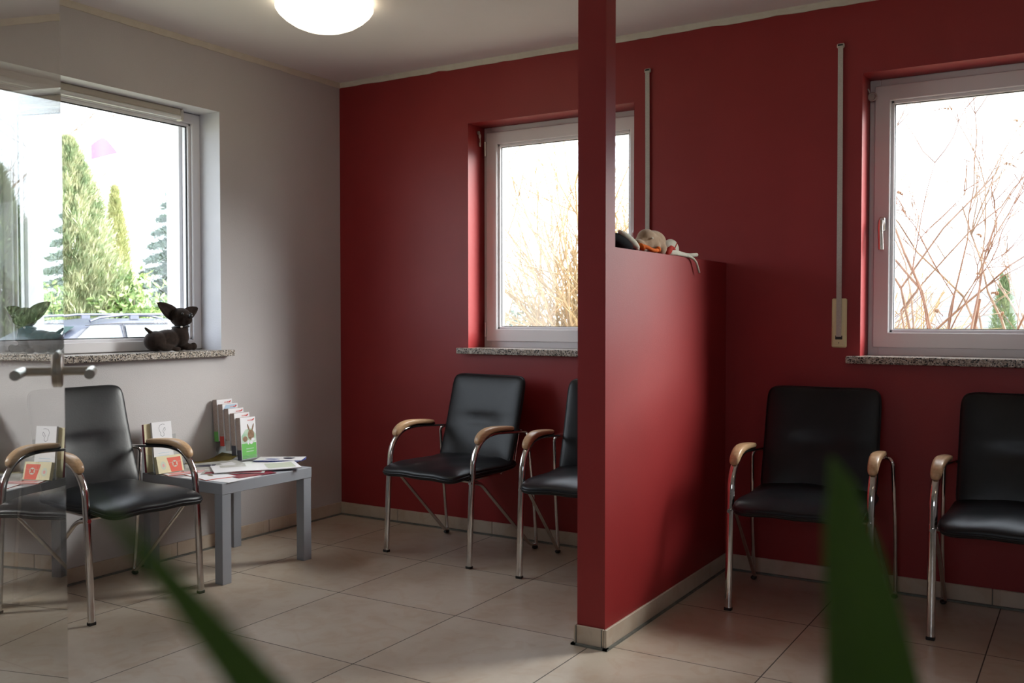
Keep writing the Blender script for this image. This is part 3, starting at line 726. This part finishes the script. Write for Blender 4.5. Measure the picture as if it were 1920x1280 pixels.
m = MB(); pl_ = fillet([(.020, -.15, .008), (.036, -.08, .012), (.050, -.02, .008), (.062, .05, .004), (.072, .09, -.012), (.074, .125, -.062)], .05); m.tube(pl_, .0085, 0, 10, [1-.45*k/(len(pl_)-1) for k in range(len(pl_))]); lab(m.build('leg', PLW, t3, smooth=True), 'long limb dangling over the edge')

# ------------------------------------------------------------------ glass door
th = radians(143.1); tx, ty = cos(th), sin(th); nx, ny = -sin(th), cos(th)
E0 = Vector((2.091, -3.170, 0))
dr = thing('door_1', 'frameless clear glass door standing open at the left', 'door', (E0.x, E0.y, 0), th); dr['kind'] = 'structure'
# local x: +x = towards the free edge; glass spans x -0.98..0 ; local y = normal n
m = MB(); m.b2(-1.08, 0, -.004, .004, .012, 2.50, 0, .0008); lab(m.build('door_leaf', DOORGLASS, dr), 'clear glass leaf with polished edge')
hd = MB(); hx, hz = -.172, 1.086
hd.cyl((hx, -.062, hz), (hx, .062, hz), .0080, 0, 20)
for s in (-1, 1):
    hd.tube(fillet([(hx+.006, s*.0615, hz), (hx-.118, s*.0615, hz)], .01), .0088, 0, 20)
hd_o = hd.build('door_handle', STEEL, dr, smooth=True, angle=50); lab(hd_o, 'brushed steel lever handle on both sides')
m = MB()
pr = [(a, b) for a, b in ((-.013, -.036), (-.010, -.040), (.010, -.040), (.013, -.036), (.013, .030), (.010, .033), (-.010, .033), (-.013, .030))]
m.lathe([(.027, -.0130), (.031, -.011), (.031, .011), (.027, .0130)], (hx, 0, hz+.002), 36, 0, Matrix.Rotation(PI/2, 3, 'X'))
m.tube([(hx-.03, 0, hz+.030), (hx+.05, 0, hz+.030)], .0085, 0, 16); m.build('rose', STEEL, hd_o, smooth=True, angle=40)
for z0_, z1_ in ((0.0, .06), (2.46, H-.001)):
    m = MB(); m.b2(-1.075, -.93, -.014, .014, z0_, z1_, 0, .004); lab(m.build('pivot_fitting', STEEL, dr), 'steel pivot fitting')

# ------------------------------------------------------------------ houseplant near the camera
LEAF = mottled('plant_leaf', (.05, .085, .02), (.07, .11, .028), 12, .42, spec=.4)
_o = LEAF.node_tree.nodes['Material Output']; _t = N(LEAF, 'ShaderNodeBsdfTranslucent', Color=(.22, .36, .08, 1)); _m = N(LEAF, 'ShaderNodeMixShader', Fac=.55)
L(LEAF, bsdf(LEAF).outputs[0], _m.inputs[1]); L(LEAF, _t.outputs[0], _m.inputs[2]); L(LEAF, _m.outputs[0], _o.inputs['Surface'])
pl = thing('houseplant', 'tall houseplant close to the camera with long pointed green leaves', 'plant', (3.785, -4.005, 0))
def leaf(pts, ws, nrm, parent, label=None, fold=.25):
    P = [Vector(p) for p in pts]; m = MB(); vs = []; nrm = Vector(nrm).normalized(); n = len(P)
    for i, p in enumerate(P):
        t = (P[min(i+1, n-1)]-P[max(i-1, 0)]).normalized(); sd = t.cross(nrm).normalized(); nn = sd.cross(t)
        w = ws[i]/2
        for a in (-1, -.5, 0, .5, 1): vs.append(p + sd*w*a + nn*(abs(a)*w*fold + .0006))
        for a in (1, .5, 0, -.5, -1): vs.append(p + sd*w*a + nn*(abs(a)*w*fold - .0006))
    fs = []
    for i in range(n-1):
        for j in range(10):
            k = (j+1) % 10; fs.append((i*10+j, i*10+k, (i+1)*10+k, (i+1)*10+j))
    fs.append(tuple(range(9, -1, -1))); fs.append(tuple((n-1)*10+j for j in range(10)))
    m.add(vs, fs); o = m.build('leaf', LEAF, parent, smooth=True, angle=50)
    if label: lab(o, label)
    return o
def bez(a, b, c, n=14):
    a, b, c = Vector(a), Vector(b), Vector(c); return [a*(1-t)**2 + b*2*t*(1-t) + c*t*t for t in [i/n for i in range(n+1)]]
bx_, by_ = 3.785, -4.005
to_l = lambda p: (p[0]-bx_, p[1]-by_, p[2])
CF = Vector((-.522, .852, -.027)); CR = Vector((.8525, .5225, 0)); CU = Vector((-.0144, .0229, .9996)); CC = Vector((3.8468, -4.3196, 1.1876))
top = Vector((0, 0, .80))
# upright leaf at the right
tip = Vector(to_l((3.7765, -4.0135, 1.143)))
wf = lambda d: min(.040, .0024*(d*1000)**.60)
pts = []; ds = [i*.345/40 for i in range(41)][::-1]
for d in ds: pts.append(tip + Vector((0, 0, -d)) + CR*(wf(d)/2 - .0035*min(1, d/.02)) + CF*.012*(d/.345)**2)
leaf(pts, [max(.0010, wf(d)) for d in ds], -CF + CR*.15, pl, 'upright leaf with pointed tip')
tip = Vector(to_l((3.668, -4.196, 1.150)))
pts = bez((-.01, -.01, .80), (-.055, -.155, 1.075), tip, 18); n_ = len(pts)
leaf(pts, [.019*(1-(max(0, i/(n_-1)-.35)/.65)**1.6)+.0006 for i in range(n_)], -CF + CU*.3, pl, 'narrow leaf arching to the left')
rl = random.Random(4)
for k in range(9):
    a = k*2.4+.5; r = .22+.06*rl.random()
    d = Vector((cos(a), sin(a), 0))
    if d.dot(Vector((CC.x-bx_, CC.y-by_, 0)).normalized()) > .6: continue
    pts = bez((0, 0, .79), d*r*.6 + Vector((0, 0, .90)), d*r + Vector((0, 0, .66+.1*rl.random())))
    n_ = len(pts); leaf(pts, [.030*sin(PI*min(.98, (i+1.5)/(n_+1)))**.6 + .001 for i in range(n_)], (0, 0, 1), pl)
m = MB(); m.tube([(0, 0, .27), (.01, .005, .5), (0, 0, .81)], .016, 0, 12, [1.2, 1, .7]); m.build('trunk', mottled('plant_trunk', (.16, .11, .07), (.25, .18, .12), 40, .9, bs=.5), pl, smooth=True)
m = MB(); m.lathe([(.09, 0), (.10, .01), (.13, .28), (.14, .30), (.132, .30), (.125, .26)], n=40); m.build('pot', mat('pot_ceramic', (.5, .48, .44), .4), pl, smooth=True, angle=40)
m = MB(); m.lathe([(.10, .255), (.124, .262)], n=30); m.build('soil', mottled('soil', (.03, .02, .015), (.06, .04, .03), 60, .95, bs=1), pl)

# ------------------------------------------------------------------ OUTSIDE
GZ = -.35
GRASS = mottled('grass_ground', (.30, .30, .18), (.42, .38, .28), 1.3, .95)
ASPH = mottled('paving', (.42, .40, .40), (.50, .48, .47), 3, .9)
def gz(x, y):
    d = max(0, y-6); return GZ - min(1.4, d*.10) if x > -4 else GZ
m = MB(); xs = [-60, -30, -14, -4, -3, 0, 5, 12, 30, 60]; ys = [-40, -10, .4, 3, 6, 10, 14, 20, 30, 60]; vs = [(x, y, gz(x, y)) for x in xs for y in ys]; n = len(ys)
m.add(vs, [(i*n+j, (i+1)*n+j, (i+1)*n+j+1, i*n+j+1) for i in range(len(xs)-1) for j in range(n-1)]); add_struct(m, 'ground', GRASS, 'grass ground outside the windows')
m = MB(); m.b2(-10.6, -5.2, -8, 16, GZ, GZ+.02); add_struct(m, 'pavement', ASPH, 'paved parking strip outside the wide window')
m = MB(); m.b2(-EXT, XR+.3, YB-.3, EXT, GZ-.1, -.2); add_struct(m, 'foundation', GREY)

BARK = mottled('twig_bark', (.34, .25, .13), (.54, .42, .24), 12, .8); BARK2 = mottled('twig_bark_grey', (.20, .14, .10), (.34, .25, .18), 10, .85)
TRUNK = mottled('tree_bark', (.12, .09, .06), (.2, .15, .1), 12, .9)
def leafmat(name, a, b):
    m = mottled(name, a, b, 6, .6, spec=.3); return m
F_JUN = leafmat('juniper_green', (.23, .31, .16), (.55, .54, .34)); F_YEL = leafmat('cypress_yellow_green', (.36, .40, .18), (.54, .53, .28)); F_SPR = leafmat('spruce_green', (.09, .15, .12), (.20, .27, .22)); F_LAU = leafmat('laurel_green', (.15, .28, .08), (.44, .52, .22)); F_DRK = leafmat('dark_evergreen', (.15, .22, .11), (.27, .32, .18))
F_SEED = mottled('dry_seed_head', (.20, .12, .07), (.28, .18, .11), 30, .9)

def blade(vs, fs, p, d, w, ln, rnd):
    d = d.normalized(); s = d.cross(Vector((rnd.uniform(-1, 1), rnd.uniform(-1, 1), rnd.uniform(-1, 1))))
    if s.length < .05: return
    s = s.normalized()*w; o = len(vs)
    vs += [p, p+d*ln*.45+s, p+d*ln, p+d*ln*.45-s]; fs.append((o, o+1, o+2, o+3))
def _c(): pass
def conifer(name, label, loc, h, r, foliage, nb, kind='column', seed=1, tuft=.16, group=None):
    rnd = random.Random(seed); t = thing(name, label, 'tree', loc, 0, group)
    m = MB(); m.tube([(0, 0, 0), (0, 0, h*.9)], .06+.02*h/4, 0, 8, [1, .25]); m.build('trunk', TRUNK, t, smooth=True)
    vs, fs = [], []
    lob = [(rnd.uniform(0, 2*PI), rnd.uniform(.1, .9), rnd.uniform(.7, 1.15)) for _ in range(26)]
    for i in range(nb):
        u = rnd.random()**(.85 if kind == 'column' else 1.25) if kind != 'spruce' else 1-rnd.random()**.55
        a = rnd.uniform(0, 2*PI)
        if kind in ('column', 'cone'):
            R = r*((1-u)**(1.0 if 'cypress' in name else .78) if kind == 'cone' else (min(1, (1-u)*2.1))**.75)*(.75+.25*min(1, u*4)); base = R*(.84+.16*sin(a*3+u*14)+.13*sin(a*7-u*31)+.09*sin(a*13+u*57)+.07*rnd.gauss(0, 1)); q = base*(1-.35*rnd.random()**2)
            p = Vector((q*cos(a), q*sin(a), u*h)); d = Vector((cos(a)*.55, sin(a)*.55, 1.0)) + Vector((rnd.gauss(0, .35), rnd.gauss(0, .35), rnd.gauss(0, .3)))
        elif kind == 'spruce':
            lay = 15; k = int(u*lay); R = r*(1-u)**.9 + .04; ph = (u*lay) % 1; nbr = 9; ai = round(a/(2*PI)*nbr + .37*k)*(2*PI/nbr) + rnd.gauss(0, .14); rad = R*rnd.random()**.6
            p = Vector((rad*cos(ai), rad*sin(ai), (k/lay)*h + h/lay*.55*(1-rad/R if R else 0) - rad*.12 + rnd.gauss(0, .03)))
            d = Vector((cos(ai), sin(ai), .15)) + Vector((rnd.gauss(0, .4), rnd.gauss(0, .4), rnd.gauss(0, .35)))
        else:
            R = r; th2 = math.acos(1-2*rnd.random()); q = (.72+.28*rnd.random())*(1+.18*sin(a*4+th2*5)+.1*sin(a*9+th2*3))
            p = Vector((R*q*sin(th2)*cos(a), R*q*sin(th2)*sin(a), h*.5 + h*.5*q*cos(th2))); d = Vector((sin(th2)*cos(a), sin(th2)*sin(a), cos(th2)+.5)) + Vector((rnd.gauss(0, .5), rnd.gauss(0, .5), rnd.gauss(0, .4)))
        if p.z < .02: p.z = .02
        blade(vs, fs, p, d, tuft*.06*rnd.uniform(.6, 1.3), tuft*rnd.uniform(.5, 1.5), rnd)
    m = MB(); m.add(vs, fs); m.build('foliage', foliage, t)
    return t
def laurel(name, label, loc, h, r, foliage, nb, seed, ls=.13, group=None):
    rnd = random.Random(seed); t = thing(name, label, 'shrub', loc, 0, group)
    m = MB(); ends = []
    for k in range(16):
        a = rnd.uniform(0, 2*PI); q = r*rnd.uniform(.2, .85); e = Vector((q*cos(a), q*sin(a), h*rnd.uniform(.55, .98)*(1-.35*(q/r)**2))); m.tube([(0, 0, 0), (e.x*.4, e.y*.4, e.z*.5), e], .012, 0, 5, [1.4, 1, .4]); ends.append(e)
    m.build('stem', TRUNK, t, smooth=True)
    vs, fs = [], []
    for i in range(nb):
        e = ends[i % len(ends)]; u = rnd.random()**.6; p = Vector((e.x*(.4+.6*u), e.y*(.4+.6*u), e.z*(.1+.9*u))) + Vector((rnd.gauss(0, .13), rnd.gauss(0, .13), rnd.gauss(0, .08)))
        if p.z < .02: continue
        d = Vector((rnd.gauss(0, 1), rnd.gauss(0, 1), rnd.gauss(.5, .6))); d.normalize(); s = d.cross(Vector((rnd.gauss(0, 1), rnd.gauss(0, 1), rnd.gauss(0, 1)))); s.normalize(); s *= ls*.2; ln = ls*rnd.uniform(.7, 1.25); nn = s.cross(d).normalized()*ls*.07; o = len(vs)
        vs += [p, p+d*ln*.35+s-nn, p+d*ln*.7+s*.8-nn, p+d*ln, p+d*ln*.7-s*.8-nn, p+d*ln*.35-s-nn, p+d*ln*.5]; fs += [(o, o+1, o+6), (o+1, o+2, o+6), (o+2, o+3, o+6), (o+3, o+4, o+6), (o+4, o+5, o+6), (o+5, o, o+6)]
    m = MB(); m.add(vs, fs); m.build('foliage', foliage, t); return t
def bare(name, label, loc, nst, h, spread, r0, barkm, seed, lean=(0, 0), depth=4, seeds=0, group=None, cat='shrub', wig=.16, br=2.2, trunkh=0):
    rnd = random.Random(seed); t = thing(name, label, cat, loc, 0, group); m = MB(); tips = []
    def grow(p, d, r, ln, lv):
        n = 4; pts = [p]; q = p.copy(); dd = d.copy()
        for i in range(n):
            dd = (dd + Vector((rnd.gauss(0, wig), rnd.gauss(0, wig), rnd.gauss(0, wig*.6)+.03))).normalized(); q = q + dd*ln/n; pts.append(q.copy())
        m.tube(pts, r, 0, 4 if lv > 1 else 6, [1-.45*i/n for i in range(n+1)], cap=False)
        if lv >= depth: tips.append((q, dd)); return
        k = int(br + rnd.random())
        for j in range(k):
            i = rnd.choice([1, 2, 3, 4, 4]); b = pts[i]; nd = (dd + Vector((rnd.gauss(0, .55), rnd.gauss(0, .55), rnd.gauss(.1, .35)))).normalized()
            grow(b, nd, max(.0032, r*.55), ln*rnd.uniform(.5, .72), lv+1)
        tips.append((q, dd))
    for s in range(nst):
        a = rnd.uniform(0, 2*PI); e = spread*rnd.random()**.5; d = Vector((cos(a)*e+lean[0], sin(a)*e+lean[1], 1)).normalized()
        grow(Vector((cos(a)*.10*e*3, sin(a)*.10*e*3, 0)), d, r0*rnd.uniform(.6, 1.1), h*rnd.uniform(.42, .62), 0)
    m.build('branches', barkm, t, smooth=True)
    if seeds:
        rnd.shuffle(tips)
        for p, d in tips[:seeds]:
            k = MB()
            ln = rnd.uniform(.07, .15); dr_ = (d+Vector((rnd.gauss(0, .5), rnd.gauss(0, .5), rnd.gauss(-.3, .4)))).normalized()
            for i in range(14):
                c = p + dr_*ln*i/13 + Vector((rnd.gauss(0, .004), rnd.gauss(0, .004), -.04*(i/13)**2)); rr = .0085*(1-i/18)*rnd.uniform(.7, 1.2)
                k.ell(c, (rr, rr, rr*1.4), 0, None, 5, 4)
            k.build('seed_head', F_SEED, t)
    return t
G1 = 'evergreens beyond the parked car'
conifer('juniper_tree', 'tall feathery juniper left of the yellowish cypress outside the wide window', (-12.2, 6.35, GZ), 4.7, 1.55, F_JUN, 85000, 'cone', 11, .15, G1)
conifer('juniper_tree', 'broad juniper behind the glass door at the far left', (-11.5, 4.6, GZ), 3.9, 1.0, F_DRK, 36000, 'cone', 12, .15, G1)
conifer('juniper_tree', 'loose juniper between the two taller evergreens by the car', (-13.0, 7.35, GZ), 3.3, .7, F_JUN, 30000, 'cone', 13, .14, G1)
conifer('cypress_tree', 'slender yellow green cypress in the middle of the wide window view', (-13.2, 8.05, GZ), 4.1, .85, F_YEL, 30000, 'cone', 14, .12, G1)
conifer('spruce_tree', 'blue green spruce at the right edge of the wide window', (-16.5, 12.2, GZ), 5.0, 1.6, F_SPR, 60000, 'spruce', 15, .17, G1)
laurel('laurel_shrub', 'bright cherry laurel shrub below the slender cypress', (-11.3, 6.9, GZ), 2.55, .75, F_LAU, 2600, 21, .15)
laurel('laurel_shrub', 'bright cherry laurel shrub below the spruce, right of the other laurel', (-11.3, 8.3, GZ), 2.5, .8, F_LAU, 2600, 22, .15)
laurel('laurel_shrub', 'low laurel shrub between juniper and taller laurel', (-10.9, 6.1, GZ), 1.75, .6, F_DRK, 1300, 23, .13)
for k, (x, y, h, l) in enumerate(((-25, 12.6, 8.6, 'tall bare tree seen through the glass door'), (-26, 14.2, 8.9, 'second bare tree, right of the tallest one behind the glass door'), (-24, 10.4, 7.5, 'lowest bare tree at the far left edge'))):
    bare('bare_tree', l, (x, y, GZ), 1, h, .1, .10, BARK2, 40+k, depth=4, cat='tree', wig=.10, br=3.0, group='bare trees beyond the evergreens')
# shrubs in front of the two red wall windows
bare('bare_shrub', 'dense golden bare shrub outside the window left of the red post', (.30, 3.2, GZ), 90, 2.75, .30, .022, BARK, 51, lean=(-.22, .02), depth=3, wig=.07, br=2.6)
bare('bare_shrub', 'second golden bare shrub, further right behind the red post', (1.15, 4.2, GZ), 30, 3.0, .26, .020, BARK, 52, lean=(-.06, .05), depth=3, seeds=20, wig=.10)
laurel('evergreen_shrub', 'small blue green evergreen low in the window left of the red post', (-1.45, 4.6, GZ), 1.9, .40, F_SPR, 2600, 53, .07)
bare('buddleia_shrub', 'bare buddleia with dry seed heads in the right hand window', (3.00, 2.6, GZ), 12, 3.0, .42, .018, BARK2, 61, depth=4, seeds=45, wig=.13, br=2.4)
bare('buddleia_shrub', 'second bare buddleia, at the right edge of the right hand window', (3.75, 3.6, GZ), 9, 3.0, .42, .018, BARK2, 62, depth=4, seeds=30, wig=.13, br=2.4)
bare('bare_shrub', 'low golden twigs at the left side of the right hand window', (2.45, 3.6, GZ), 48, 2.2, .26, .011, BARK, 63, depth=2, wig=.08)
conifer('evergreen_tree', 'small dark evergreen in the middle of the right hand window', (2.86, 9.0, GZ-.35), 2.35, .20, F_DRK, 9000, 'column', 64, .08)
conifer('evergreen_tree', 'dark evergreen at the left side of the right hand window', (.90, 12.0, GZ-.7), 2.6, .26, F_DRK, 9000, 'column', 65, .09)

# house beyond the right hand window
SID = mat('grey_siding', (.35, .37, .40), .7)
def siding():
    m = mat('grey_slat_roof', (.42, .45, .50), .7); g = N(m, 'ShaderNodeNewGeometry'); s = N(m, 'ShaderNodeSeparateXYZ'); L(m, g.outputs['Position'], s.inputs[0])
    a = N(m, 'ShaderNodeMath', operation='MULTIPLY'); a.inputs[1].default_value = 7; L(m, s.outputs[2], a.inputs[0]); f = N(m, 'ShaderNodeMath', operation='FRACT'); L(m, a.outputs[0], f.inputs[0])
    r = ramp(m, f.outputs[0], [(0, (.05, .05, .06)), (.25, (.15, .16, .18)), (1, (.18, .19, .21))]); L(m, r.outputs[0], bsdf(m).inputs['Base Color']); return m
WH = mat('white_render', (.75, .75, .74), .8); DK = mat('dark_window', (.10, .11, .13), .15)
hs = thing('house', 'white house with grey lined roof far beyond the right hand window', 'house', (-.5, 24, -2.2))
m = MB(); m.b2(-7, 6, 0, 7, 0, 3.15); m.build('walls', WH, hs)
m = MB(); m.add([(-7.4, -.5, 3.05), (6.4, -.5, 3.05), (6.4, 3.5, 4.1), (-7.4, 3.5, 4.1), (6.4, 7.5, 3.05), (-7.4, 7.5, 3.05)], [(0, 1, 2, 3), (3, 2, 4, 5), (0, 3, 5), (1, 4, 2), (0, 5, 4, 1)]); m.build('roof', siding(), hs)
m = MB(); m.b2(.2, 1.5, -.06, .02, 1.0, 2.75); lab(m.build('door', mat('red_door', (.62, .10, .07), .5), hs), 'red door panel')
for x in (-3.2, -.9, 3.0):
    m = MB(); m.b2(x, x+.9, -.05, .02, 1.7, 2.7); m.build('window', DK, hs)
# pink flag on a thin white pole
fl = thing('flag', 'faded pink flag high up on a white pole beyond the car', 'flag', (-20, 12.2, GZ))
m = MB(); m.cyl((0, 0, 0), (0, 0, 6.9), .035, 0, 10); m.build('pole', mat('white_pole', (.85, .85, .85), .4), fl, smooth=True)
m = MB(); vs = []
for i in range(9):
    u = i/8; vs += [(.05*sin(u*6), .03+u*.85, 6.25+.32*sin(u*3.0)-.10*u), (.05*sin(u*6+.6), .03+u*.85, 5.86+.30*u)]
m.add(vs, [(2*i, 2*i+1, 2*i+3, 2*i+2) for i in range(8)]); lab(m.build('cloth', mat('pink_cloth', (.30, .13, .19), .9, spec=.1), fl, smooth=True), 'faded pink cloth')

# ------------------------------------------------------------------ the parked estate car
CARP = mat('silver_car_paint', (.055, .063, .09), .45, .0, .2, Coat_Weight=.08); CGL = mat('car_glass', (.045, .075, .085), .08, 0, .25); CTR = mat('car_trim', (.02, .02, .025), .4); RAIL = mat('roof_rail', (.09, .10, .14), .35, .3); TYRE = mat('tyre', (.02, .02, .02), .9); RIM = mat('alloy_rim', (.55, .55, .57), .3, 1)
car = thing('car', 'silver estate car with roof rails parked outside the wide window', 'car', (-8.4, 4.1, GZ+.02), radians(90))
# local: x = length (front at -x -> after +90 deg front at -y), y = width
CX = [-2.35, -2.25, -1.9, -1.4, -.95, -.5, 0, .6, 1.2, 1.7, 2.05, 2.25, 2.32]
belt_z = [.62, .72, .82, .90, .95, .97, .98, .99, 1.0, 1.01, 1.0, .96, .80]
halfw = [.60, .74, .82, .86, .88, .89, .90, .90, .90, .89, .86, .80, .72]
m = MB(); rows = []
for x, b, w in zip(CX, belt_z, halfw):
    prof = [(-w*.93, .22), (-w, .45), (-w*1.0, .68*b/.98+.0), (-w*.95, b), (-w*.6, b+.02), (w*.6, b+.02), (w*.95, b), (w, .68*b/.98), (w, .45), (w*.93, .22)]
    rows.append([(x, y, z) for y, z in prof])
k = 10; vs = [p for r in rows for p in r]; fs = []
for i in range(len(rows)-1):
    for j in range(k): j2 = (j+1) % k; fs.append((i*k+j, i*k+j2, (i+1)*k+j2, (i+1)*k+j))
fs.append(tuple(range(k-1, -1, -1))); fs.append(tuple((len(rows)-1)*k+j for j in range(k))); m.add(vs, fs)
m.build('body', CARP, car, smooth=True, angle=35)
# greenhouse
GX = [-1.30, -.55, -.35, .2, .9, 1.5, 1.95, 2.22]; GZt = [.97, 1.36, 1.42, 1.475, 1.475, 1.45, 1.40, .99]; GW = [.80, .66, .64, .63, .63, .63, .62, .70]
m = MB(); rows = [[(x, -.83, .955), (x, -.83+(.83-w)*.5, (z+.955)/2), (x, -w, z-.03), (x, -w*.82, z), (x, w*.82, z), (x, w, z-.03), (x, .83-(.83-w)*.5, (z+.955)/2), (x, .83, .955)] for x, z, w in zip(GX, GZt, GW)]
k = 8; vs = [p for r in rows for p in r]; fs = []
for i in range(len(rows)-1):
    for j in range(k): j2 = (j+1) % k; fs.append((i*k+j, i*k+j2, (i+1)*k+j2, (i+1)*k+j))
m.add(vs, fs); m.build('cabin', CARP, car, smooth=True, angle=35)
# side glass and trim lines on both sides (local -y side faces the building after rotation: +90 -> local -y -> +x)
def sidepane(x0t, x1t, x0b, x1b, s, zt=1.385, zb=1.0, mi=0, off=.006):
    yt = lambda z: (.83 + (.63-.83)*(z-.955)/(1.445-.955)) + off + .016
    return [(x0b, s*yt(zb), zb), (x1b, s*yt(zb), zb), (x1t, s*yt(zt), zt), (x0t, s*yt(zt), zt)]
for s in (-1, 1):
    for nm, q in (('front', (-.42, .02, -.98, -.02)), ('mid', (.12, .92, .08, 1.04)), ('rear', (1.06, 1.72, 1.16, 1.98))):
        m = MB(); m.poly(sidepane(q[0], q[1], q[2], q[3], s)); m.build('window', CGL, car)
    m = MB(); m.tube([(-1.05, s*.824, .985), (2.0, s*.824, .985)], .008, 0, 6); m.tube([(-.5, s*.680, 1.385), (0, s*.672, 1.41), (1.0, s*.672, 1.41), (1.75, s*.675, 1.395)], .006, 0, 6); m.tube([(.06, s*.835, .99), (.08, s*.67, 1.40)], .006, 0, 6); m.tube([(1.10, s*.835, .99), (.98, s*.67, 1.40)], .006, 0, 6); m.build('trim_line', CTR, car)
    m = MB(); m.tube([(-.35, s*.56, 1.44), (-.2, s*.56, 1.49), (.2, s*.56, 1.53), (.9, s*.56, 1.535), (1.5, s*.56, 1.51), (1.72, s*.56, 1.47)], .019, 0, 8)
    m.box((.35, s*.56, 1.50), (.14, .03, .06)); m.build('roof_rail', RAIL, car, smooth=True, angle=50)
    for x in (-1.45, 1.35):
        m = MB(); m.lathe([(.30, -.1), (.33, -.08), (.33, .08), (.30, .1)], (x, s*.82, .33), 28, 0, Matrix.Rotation(PI/2, 3, 'X')); w_ = m.build('wheel', TYRE, car, smooth=True, angle=40)
        m = MB(); m.lathe([(.05, -.11), (.20, -.105), (.21, .105), (.05, .11)], (x, s*.82, .33), 20, 0, Matrix.Rotation(PI/2, 3, 'X')); m.build('rim', RIM, w_, smooth=True, angle=40)
m = MB(); m.poly([(-1.26, -.68, 1.0), (-1.26, .68, 1.0), (-.58, .58, 1.36), (-.58, -.58, 1.36)]); o = m.build('windscreen', CGL, car); o.location = (-.012, 0, .012)
m = MB(); m.box((-2.3, 0, .55), (.08, 1.1, .14), 0, None, .02); m.box((2.30, 0, .5), (.06, 1.3, .16), 0, None, .02); m.build('bumper', CTR, car)
for s in (-1, 1):
    m = MB(); m.ell((-2.14, s*.62, .68), (.14, .15, .07)); m.build('headlight', mat('lamp_glass', (.7, .7, .72), .1), car, smooth=True)
    m = MB(); m.ell((2.25, s*.70, .85), (.06, .10, .12)); m.build('tail_light', mat('tail_red', (.5, .03, .02), .2), car, smooth=True)
    m = MB(); m.ell((-.85, s*.98, 1.02), (.07, .10, .06)); m.build('mirror', CARP, car, smooth=True)

# ------------------------------------------------------------------ light
w = bpy.data.worlds.new('world'); S.world = w; w.use_nodes = True
nt = w.node_tree; bg = nt.nodes['Background']; bg.inputs[0].default_value = (.84, .89, 1.0, 1); bg.inputs[1].default_value = 5.2
sn = bpy.data.lights.new('sun', 'SUN'); sn.energy = 17.0; sn.angle = radians(42); sn.color = (1, .96, .92)
so = bpy.data.objects.new('sun', sn); COL.objects.link(so); so.rotation_euler = Vector((-.62, -.60, -.48)).to_track_quat('-Z', 'Y').to_euler()
def portal(name, loc, rot, sx, sy):
    l = bpy.data.lights.new(name, 'AREA'); l.shape = 'RECTANGLE'; l.size = sx; l.size_y = sy; l.cycles.is_portal = True
    o = bpy.data.objects.new(name, l); COL.objects.link(o); o.location = loc; o.rotation_euler = rot; return o
zc = (WINZ0+WINZ1)/2; zh = WINZ1-WINZ0
for nm, W in (('portal_1', W1), ('portal_2', W2)): portal(nm, ((W[0]+W[1])/2, EXT+.02, zc), (radians(-90), 0, 0), W[1]-W[0], zh)
portal('portal_4', (3.7, YB-.32, 1.72), (radians(90), 0, 0), 1.4, 1.15)
portal('portal_3', (-EXT-.02, (W3[0]+W3[1])/2, zc), (0, radians(-90), 0), zh, W3[0]-W3[1])

# ------------------------------------------------------------------ camera
cd = bpy.data.cameras.new('camera'); cam = bpy.data.objects.new('camera', cd); COL.objects.link(cam); S.camera = cam
cd.sensor_width = 22.3; cd.sensor_fit = 'HORIZONTAL'; cd.lens = 22.3*1787.84/1920; cd.clip_start = .02; cd.clip_end = 300
yaw, pitch, roll = -.5498, -.0273, -.0003
f = Vector((sin(yaw)*cos(pitch), cos(yaw)*cos(pitch), sin(pitch))); r = Vector((cos(yaw), -sin(yaw), 0)); u = r.cross(f)
r2 = r*cos(roll)+u*sin(roll); u2 = u*cos(roll)-r*sin(roll)
M = Matrix(((r2.x, u2.x, -f.x), (r2.y, u2.y, -f.y), (r2.z, u2.z, -f.z))).to_4x4(); M.translation = (3.8468, -4.3196, 1.1876); cam.matrix_world = M
cd.dof.use_dof = True; cd.dof.focus_distance = 4.4; cd.dof.aperture_fstop = 3.5

S.view_settings.view_transform = 'Standard'; S.view_settings.look = 'None'; S.view_settings.gamma = 1; S.view_settings.exposure = 0; S.view_settings.use_curve_mapping = False
c = S.cycles; c.use_denoising = True; c.max_bounces = 10; c.diffuse_bounces = 6; c.glossy_bounces = 5; c.transmission_bounces = 8; c.transparent_max_bounces = 12; c.sample_clamp_indirect = 8; c.caustics_reflective = False; c.caustics_refractive = False
try: c.denoiser = 'OPENIMAGEDENOISE'; c.denoising_input_passes = 'RGB_ALBEDO_NORMAL'
except Exception: pass
